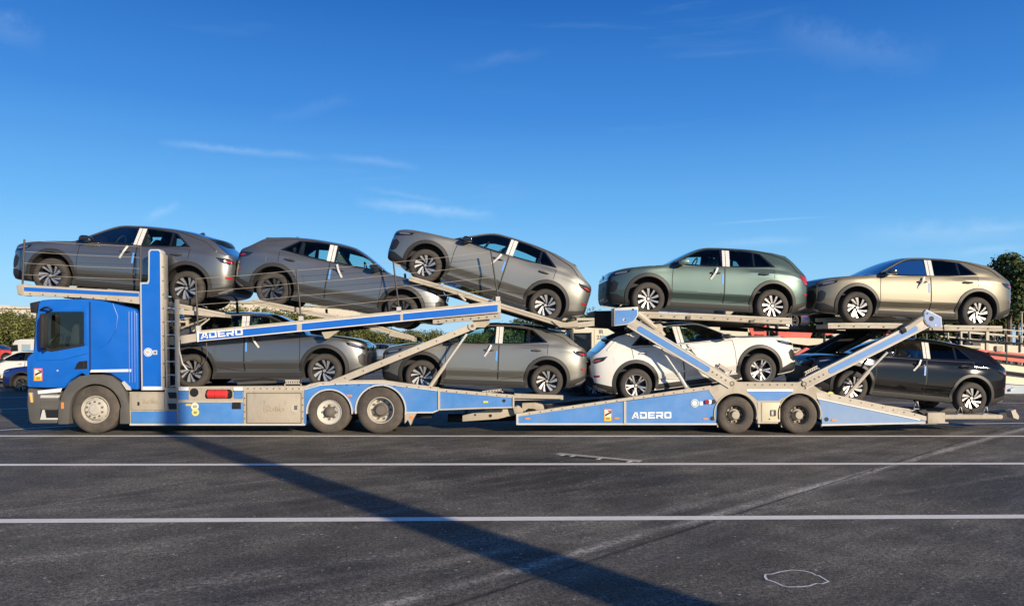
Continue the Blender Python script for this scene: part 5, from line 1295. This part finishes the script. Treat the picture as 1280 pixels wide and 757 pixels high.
# red and cream transporter to the right
Rb = P(1100, 488, BO+1.2); Rb.z = 0
Q = root('red_cream_transporter', 'red and cream car transporter parked in the row behind the blue trailer', 'trailer', Rb)
bgplate(Q, 'upper_rail', [(900,404),(1090,414),(1090,417),(900,407)], BO, .2, BGCREAM)
bgplate(Q, 'red_beam', [(935,405.5),(958,406.5),(958,421),(940,420)], BO-.02, .2, REDP); bgplate(Q, 'red_beam', [(964,412),(1016,414.2),(1012,424),(976,421)], BO-.02, .2, REDP); bgplate(Q, 'red_beam', [(1030,414),(1048,414.6),(1048,419),(1030,418.5)], BO-.02, .2, REDP)
bgplate(Q, 'cream_beam', [(975,421.5),(1045,423.5),(1038,429),(1010,431.5),(976,427)], BO-.04, .2, BGCREAM); bgplate(Q, 'cream_beam', [(900,408),(935,410),(935,420),(900,419)], BO, .2, BGCREAM)
bgplate(Q, 'red_beam', [(990,445),(1008,434),(1013,436),(1000,447)], BO-.1, .2, REDP)
bgplate(Q, 'cream_panel', [(1050,431),(1070,423),(1090,424),(1082,434)], BO-.3, .2, BGCREAM)
for x in (961, 972, 1031, 1045, 1062): bgplate(Q, 'post', rect(x,404,x+1.2,432), BO-.1, .1, BPLA)
for y in (408, 414, 419): bgplate(Q, 'ladder_rung', rect(946,y-2,958,y-1), BO-.12, .05, REDP)
bgplate(Q, 'red_beam', [(1107,411),(1113,410),(1114,423),(1108,424)], BO-.5, .2, REDP)
bgplate(Q, 'red_beam', [(1205,434.5),(1330,446.5),(1330,459),(1226,446.5),(1206,443)], BO-.03, .2, REDP)
bgplate(Q, 'cream_beam', [(1213,426),(1240,428),(1290,434),(1330,440),(1330,447.6),(1213,436.4)], BO, .25, BGCREAM)
bgplate(Q, 'side_board', [(1230,447.5),(1236,449),(1330,466),(1330,474),(1240,463),(1232,458)], BO+.3, 1.5, CW); bgplate(Q, 'side_board', [(1236,466),(1330,475.5),(1330,484.5),(1240,478)], BO+.02, .4, CW)
bgplate(Q, 'pale_blue_skirt', [(1232,478.5),(1330,485),(1330,498.5),(1240,497.5)], BO, .3, mat('skirt_pale_blue', (.36,.46,.55), .5, dirt=.3))
bgplate(Q, 'upper_rail', [(1175,411),(1330,424),(1330,426),(1175,413.5)], BO, .1, CREAM); bgplate(Q, 'upper_rail', [(1175,419),(1330,434.5),(1330,436),(1175,420.5)], BO+.1, .06, CREAM)
bgplate(Q, 'upper_rail', [(1160,404),(1330,417),(1330,418.2),(1160,405.4)], BO, .1, CREAM)
for x, y0, y1, w in ((1158,414,428,1.4),(1185,409,423,1.2),(1201,412,431,2.0),(1212,414,428,1.2),(1233,413,437,3.4),(1258,417,454,1.4),(1275,419,440,1.4),(1144,412,425,1.4)): bgplate(Q, 'post', rect(x,y0,x+w,y1), BO-.05, .08, CREAM if w != 1.4 else BPLA)
bgplate(Q, 'chassis_box', [(905,436),(1235,448),(1235,470),(905,466)], BO+.6, 1.6, BLACK)
bgplate(Q, 'lower_beam', [(905,432),(1230,447),(1230,451),(905,437)], BO, .2, BGCREAM)
truck_wheel(Q, 1150, 484, 13, BO-.05, 'trailer', far=False); truck_wheel(Q, 1010, 484, 13, BO-.05, 'trailer', far=False)
bgplate(Q, 'lamp_cluster', [(1263,486),(1268,484),(1268,487),(1264,489)], BO-.1, .1, TRIM)
# cars behind
def bgcar(kind, pt, label, fp, rpx, off, group='cars parked behind the transporters'):
    r = make_car(kind, pt, 'dark' if pt is BLUEP else 'turbine', label, group, tags=False, film=False, covers=False); place(r, kind, fp, rpx, off=off); return r
SILV = paint('paint_silver', (.45,.46,.47)); 
bgcar('A', BLUEP, 'dark blue parked car in front of the truck bumper at the left edge', (27,480.5), (114,480.5), 13.1)
bgcar('B', WHITEP, 'white parked car directly behind the dark blue car at the left edge', (-14,471.5), (60,471.5), 17.6)
bgcar('A', DGREY, 'dark car parked between the two loads, wheel seen between grey and white cars', (743.6,483.8), (838,484.4), 11.0)
bgcar('B', SILV, 'silver car far behind the gap under the lettered beam, left of its neighbour', (448,447.5), (488,447.8), 44)
bgcar('A', BLUEP, 'blue car far behind the gap in front of the grey car on the lower deck', (497,447.8), (537,448), 44)
bgcar('A', REDP, 'small red car far away behind the left edge beside the white van', (8,448), (-32,448), 44)
bgcar('A', DGREY, 'dark car far away at the left edge above the red car', (-4,441), (-34,441), 66)
bgcar('A', BLUEP, 'blue car riding on the upper deck of the red and cream transporter', (988,401), (902,397.5), BO+.2, group='cars parked behind the transporters')
# white van
def van():
    off = 26; b = P(26, 462, off); b.z = 0
    r = root('white_van', 'white high roof van standing behind the parked cars at the left', 'van', b)
    body = [(10,466),(11.5,452),(13.5,446),(15,430),(18,425),(25,423.6),(75,423),(76,466)]
    mb = MB(); mb.pxprism(body, off, 2.1); mb.build('body', mat('van_white', (.62,.60,.55), .4), r, bevel=.08)
    bgplate(r, 'side_window', [(13.8,431),(22,430.5),(22.5,438.5),(13.5,439)], off-.02, .03, DGLASS); bgplate(r, 'side_window', [(27,430),(38,430),(38,438),(27,438.5)], off-.02, .03, mat('van_glass', (.30,.40,.42), .1))
    bgplate(r, 'side_band', [(12.5,446),(76,445),(76,452),(12,452)], off-.015, .02, mat('van_band', (.30,.28,.25), .5))
    truck_wheel(r, 22, 464, 7.5, off-.02, 'steer', far=False); truck_wheel(r, 62, 464, 7.5, off-.02, 'steer', far=False)
van()
# ------------------------------------------------------------------ pale building, trees
def building():
    off = 80; b = P(-20, 445, off); b.z = 0
    m = mat('render_cream', (.60,.55,.45), .8, var=.08); gl = mat('far_window', (.10,.12,.14), .3)
    r = root('pale_building', 'long low cream building rising behind the trees at the left', 'building', b)
    mb = MB(); mb.pxprism([(-300,450),(-300,384),(-60,384),(-60,381.5),(12,382),(12,385),(100,385),(100,450)], off, 18); mb.build('wall', m, r)
    mb = MB(); mb.pxprism([(-302,384.4),(-302,383),(-60,383),(-60,381),(12.6,381.4),(12.6,384.4),(101,384.4),(101,385.6),(-302,385.6)], off-.3, 18.6); mb.build('roof', m, r)
    for k in range(9): 
        x = -120+k*24; w = plate(r, 'window', rect(x,392,x+10,399), off-.05, .1, gl)
    r2 = root('pale_hall', 'cream hall seen under the second car between the tree crowns', 'building', P(350, 445, 88).xy.to_3d())
    mb = MB(); mb.pxprism([(255,450),(255,378),(316,377),(316,374),(330,374),(330,378),(450,386),(450,450)], 88, 14); mb.build('wall', m, r2)
    mb = MB(); mb.pxprism([(253,378.6),(253,377),(316,376),(316,373),(330.6,373),(330.6,377),(452,385),(452,386.8),(330,379),(253,378.6)], 87.7, 14.6); mb.build('roof', mat('roof_grey', (.4,.38,.33), .7), r2)
building()
def leafmat(name, c1, c2):
    m = bpy.data.materials.new(name); m.use_nodes = True; t = m.node_tree; b = t.nodes['Principled BSDF']
    g = t.nodes.new('ShaderNodeNewGeometry'); r = t.nodes.new('ShaderNodeValToRGB'); r.color_ramp.elements[0].color = (*c1, 1); r.color_ramp.elements[1].color = (*c2, 1)
    t.links.new(g.outputs['Random Per Island'], r.inputs[0]); t.links.new(r.outputs[0], b.inputs['Base Color']); b.inputs['Roughness'].default_value = .7
    b.inputs['Specular IOR Level'].default_value = .2
    MATS[name] = m; return m
LEAF1 = leafmat('leaf_olive', (.05,.07,.018), (.20,.205,.065)); LEAF2 = leafmat('leaf_dark', (.025,.045,.015), (.10,.125,.04))
BARK = mat('bark', (.16,.12,.085), .9, var=.3, vscale=8)
def tree_mesh(seed, h, rad, z0, nclump, nleaf, leaf, pine=False):
    nleaf = int(nleaf*1.7); leaf *= .72
    rnd = random.Random(seed); mb = MB(); tk = MB()
    top = h*.80
    lean = rnd.uniform(-.25, .25)
    tk.tube([(0,0,-.1),(lean*.3,0,h*.3),(lean,0,top)], [.17*h/7, .13*h/7, .04], 7)
    cl = []
    for i in range(nclump):
        for _ in range(20):
            u = rnd.uniform(-1, 1); v = rnd.uniform(-1, 1); w = rnd.uniform(-1, 1)
            if u*u+v*v+w*w <= 1: break
        cz = (z0+h)/2+w*(h-z0)/2*.86
        wd = 1.0 if not pine else (1.0-.5*max(0, (cz-z0)/(h-z0)))
        cx, cy = u*rad*wd, v*rad*wd; cr = rad*rnd.uniform(.24, .42); cl.append((cx, cy, cz, cr))
        zb = min(top, max(h*.25, cz-rad*.5)); 
        tk.tube([(lean*zb/top, 0, zb), (cx*.55, cy*.55, (zb+cz)/2+.1), (cx, cy, cz)], [.055*h/7, .035*h/7, .012], 5, cap=False)
    for k in range(nleaf):
        cx, cy, cz, cr = cl[k % nclump]
        d = Vector((rnd.gauss(0,1), rnd.gauss(0,1), rnd.gauss(0,.8))).normalized()*cr*rnd.uniform(.45, 1.12)
        p = Vector((cx, cy, cz))+d; s_ = leaf*rnd.uniform(.6, 1.3)
        n = (d.normalized()+Vector((rnd.gauss(0,.5), rnd.gauss(0,.5), rnd.gauss(0,.5)+.3))).normalized(); a = n.orthogonal().normalized(); a.rotate(Matrix.Rotation(rnd.uniform(0, 6.28), 3, n)); b = n.cross(a)
        mb.add([p+a*s_, p+b*s_*.7, p-a*s_, p-b*s_*.7], [(0,1,2,3)])
    q = mb.build('crown', LEAF1, None, world=True); w = tk.build('trunk', BARK, None, world=True, smooth=True)
    d = (q.data, w.data); bpy.data.objects.remove(q); bpy.data.objects.remove(w); return d
KINDS = [tree_mesh(11, 5.5, 2.7, 1.0, 34, 5200, .16), tree_mesh(12, 5.5, 2.2, .9, 30, 4600, .15), tree_mesh(13, 5.2, 3.2, .8, 40, 5600, .17), tree_mesh(14, 8.5, 2.6, 3.6, 30, 5600, .17, True), tree_mesh(15, 8.0, 2.2, 3.9, 24, 4600, .16, True)]
for d in KINDS[3:]: d[0].materials[0] = LEAF2
DARKC = [tuple(m.copy() for m in KINDS[i]) for i in (0, 2)]
for d in DARKC: d[0].materials[0] = LEAF2
ALLT = KINDS+DARKC
def tree(px, off, kind, h, label, group, rot=None, wid=1.0):
    p = P(px, 430, off); p.z = 0; base = {0:5.5,1:5.5,2:5.2,3:8.5,4:8.0,5:5.5,6:5.2}[kind]
    r = root('tree' if kind not in (3, 4) else 'pine_tree', label, 'tree', p, group); s_ = h*(.86 if kind not in (3, 4) else .98)/base; r.scale = (s_*wid, s_*wid, s_); r.rotation_euler = (0, 0, random.uniform(0, 6.28) if rot is None else rot)
    for nm, me in zip(('crown', 'trunk'), ALLT[kind]):
        o = bpy.data.objects.new(nm, me); COL.objects.link(o); o.parent = r
def topz_at(py, off): return CAM_H+(430-py)/F*(Y0+off)
GL = 'trees behind the lot'
for x, y, k, w_ in ((-40,386,0,'beyond the left border, its crown just touching the picture'),(-14,396,1,'at the very left edge, lower than its neighbours'),(4,389,0,'left of the pale building gap, above the small red car'),(22,398,1,'low in front of the pale building, directly above the white van'),(38,394,2,'just left of the cab mirror, right of the pale building'),(66,398,1,'seen only through the cab side window')):
    tree(x, 56, k, topz_at(y-3, 56), 'olive green tree '+w_, 'olive trees at the left edge')
for x, y, k, wd, w_ in ((232,389,0,1,'behind the ladder, left of the row under the first car'),(262,385,2,1,'below the first car rear bumper'),(289,381,0,.9,'in the gap between the first and second upper cars'),(312,380,1,1,'under the second car rear wheel'),(330,382,0,.9,'by the pale post under the second car'),(350,387,2,.8,'under the front half of the raised track below the second car'),(386,386,0,1,'above the lettered beam, under the second car doors'),(404,389,1,1,'just right of the cable post on the beam, partly covered'),
    (425,396,2,1,'hidden mostly behind the middle of the long blue beam'),(452,404,0,1.1,'below the blue beam above the grey car bonnet'),(478,410,2,1,'between the beam and the cream lift arm, left part'),(505,412,0,1.1,'under the nose of the second upper car'),(533,411,1,1.2,'behind the upper part of the cream lift arm'),(556,412,2,1,'behind the eye of the cream lift arm'),(590,416,0,1.2,'through the windows of the middle lower car, front door'),(622,410,2,1.2,'below the right end of the blue beam')):
    tree(x, 52+(k*3), k, topz_at(y-2, 52), 'olive green tree '+w_, 'olive trees behind the truck', wid=wd*1.1)
for x, y, k, wd, w_ in ((640,398,5,1.3,'under the steeply tilted grey car, left of its rear wheel'),(664,394,6,1.2,'below the rear wheel of the steeply tilted grey car'),(690,391,5,1.2,'behind the end of the raised third deck'),(712,388,5,1.1,'just right of the tilted grey car tail, left in the gap'),(733,383,6,1.0,'tallest in the gap before the green car'),(750,386,5,1.1,'just left of the green car front bumper'),(790,388,6,1.2,'behind the front wheel of the green car'),(850,388,5,1.3,'behind the doors of the green car'),
    (905,382,6,1.3,'behind the rear half of the green car'),(945,372,5,1.2,'behind the tail of the green car'),(972,362,6,1.1,'low behind the green car tail light'),(1012,349,5,1.1,'highest in the gap between the green and the silver car'),(998,353,5,.9,'in the gap right beside the green car tail'),(1036,358,6,1.1,'above the bonnet of the silver car'),(1080,364,5,1.3,'behind the windscreen of the silver car'),(1140,362,6,1.3,'behind the doors of the silver car'),(1200,364,5,1.2,'behind the rear wheel of the silver car')):
    tree(x, 62+(k-5)*4, k, topz_at(y-2, 62), 'dark green tree '+w_, 'dark trees behind the trailer', wid=wd)
for x, y, k, wd, w_ in ((1226,356,4,1.1,'nearest the silver car roof spoiler'),(1243,332,3,1,'leftmost one whose crown stands clear of the silver car'),(1262,320,4,1.2,'tallest, in the middle of the right group'),(1281,320,3,1,'cut by the right border, with dense crown'),(1304,322,4,1.1,'first beyond the right border'),(1325,330,3,1.1,'second beyond the right border'),(1236,343,4,.9,'small one right behind the silver car tail'),(1272,334,4,1.,'thin one between the two tallest'),(1256,338,3,1.,'shorter one in front of the tallest')):
    tree(x, 44+random.uniform(-2, 5), k, topz_at(y-2, 45), 'tall pine with bare trunk, '+w_, 'tall pines at the right edge', wid=wd)
# dark undergrowth below the far trees
def hedge(x0, x1, off, h, n, label, mname):
    rnd = random.Random(int(x0)); mb = MB(); a, b = P(x0, 430, off), P(x1, 430, off)
    for i in range(n):
        p = a+(b-a)*rnd.random(); p.z = rnd.random()*h*(0.75+.25*math.sin(p.x*.9)+.12*math.sin(p.x*2.7)); p.y += rnd.uniform(-1.4, 1.4); s_ = rnd.uniform(.12, .28)
        n_ = Vector((rnd.gauss(0,1), rnd.gauss(-.5,1), rnd.gauss(.4,1))).normalized(); u = n_.orthogonal().normalized(); v = n_.cross(u)
        mb.add([p+u*s_, p+v*s_, p-u*s_, p-v*s_], [(0,1,2,3)])
    o = mb.build('undergrowth', mname, world=True); tag(o, label, 'bushes'); o['kind'] = 'stuff'
hedge(-80, 640, 60, 1.7, 14000, 'continuous olive green scrub below the row of trees on the left', LEAF1)
hedge(600, 1400, 70, 3.4, 22000, 'continuous dark green scrub below the row of trees on the right', LEAF2)
# thin poles
def pole(px, y, off, label):
    b = P(px, 440, off); b.z = 0; t = P(px, y, off); r = root('light_pole', label, 'pole', b, None)
    mb = MB(); mb.tube([b, Vector((b.x, b.y, t.z))], [.07, .05], 8); mb.build('shaft', CREAM, r); mb = MB(); mb.beam(Vector((b.x-.2, b.y, t.z)), Vector((b.x+.5, b.y, t.z+.04)), .2, .08); mb.build('lamp_head', GPLA, r)
pole(325.5, 379, 40, 'pale post standing behind the second car at the left'); pole(1277, 390, 40, 'thin pole in front of the pines at the right edge')

# bolts and rivets along the steelwork
BOLT = mat('bolt_grey', (.10,.09,.075), .6)
def bolts(r, a, b, n, off, rad=.014):
    me = None
    for i in range(n):
        t = (i+.5)/n; o = disc(r, 'bolt', a[0]+(b[0]-a[0])*t, a[1]+(b[1]-a[1])*t, rad, off, BOLT, th=.008, n=6)
bolts(T, (382,478.6), (546,484.2), 11, -.016); bolts(T, (552,488.2), (640,495.2), 7, -.016); bolts(T, (30,366.5), (172,376), 9, .018)
bolts(T, (543,402.2), (624,394.8), 8, -.022, .018); bolts(T, (306,485.4), (378,485.4), 9, -.013); bolts(T, (420,477), (580,412), 7, .018)
bolts(T, (306,493), (306,527), 4, -.004); bolts(T, (378.4,493), (378.4,527), 4, -.004); bolts(T, (203.6,325), (205,480), 9, .018)
bolts(U, (655,517.5), (778,499.6), 9, -.016); bolts(U, (786,498.6), (886,484.6), 8, -.016); bolts(U, (930,480.5), (995,480.5), 7, -.010, .016)
bolts(U, (1030,492.6), (1150,519.5), 9, -.016); bolts(U, (888,463), (910,476.6), 4, -.032, .018); bolts(U, (1010,477.6), (1032,466.6), 4, -.032, .018)
bolts(U, (802,393.6), (985,401.4), 11, .186); bolts(U, (1040,407), (1245,410.6), 11, .186)

# rigging, ramps and small clutter on the red and cream transporter
for k in range(9):
    x = 1165+k*15; rod(Q, 'brace', [(x, 413+k*1.1, BO+.4), (x+9, 428+k*1.2, BO+.4)], .03, CREAM if k % 2 else DSTEEL, 6)
for a, b, m, r_ in (((905,424),(975,421),BGCREAM,.05),((905,428),(1000,436),CREAM,.05),((1020,433),(1095,417),DSTEEL,.08),((1048,437),(1110,420),CREAM,.04),((1180,431),(1225,434),BGCREAM,.06),((1236,441),(1330,451),DSTEEL,.05),((1200,424),(1300,431),BPLA,.04),((1240,463),(1330,474),BPLA,.07)):
    rod(Q, 'rail_pipe', [(*a, BO-.1), (*b, BO-.1)], r_, m, 6)
for x in (908, 922, 978, 992, 1004, 1020, 1056, 1076): rod(Q, 'stanchion', [(x, 406, BO+.2), (x+1, 434, BO+.2)], .03, BPLA, 6)
plate(Q, 'winch_box', rect(1216,428,1226,436), BO-.1, .3, DSTEEL); plate(Q, 'winch_box', rect(1246,432,1254,439), BO-.1, .3, BEIGE); plate(Q, 'ramp_rack', [(1040,418),(1064,413),(1068,416),(1044,421)], BO-.2, .2, BGCREAM)
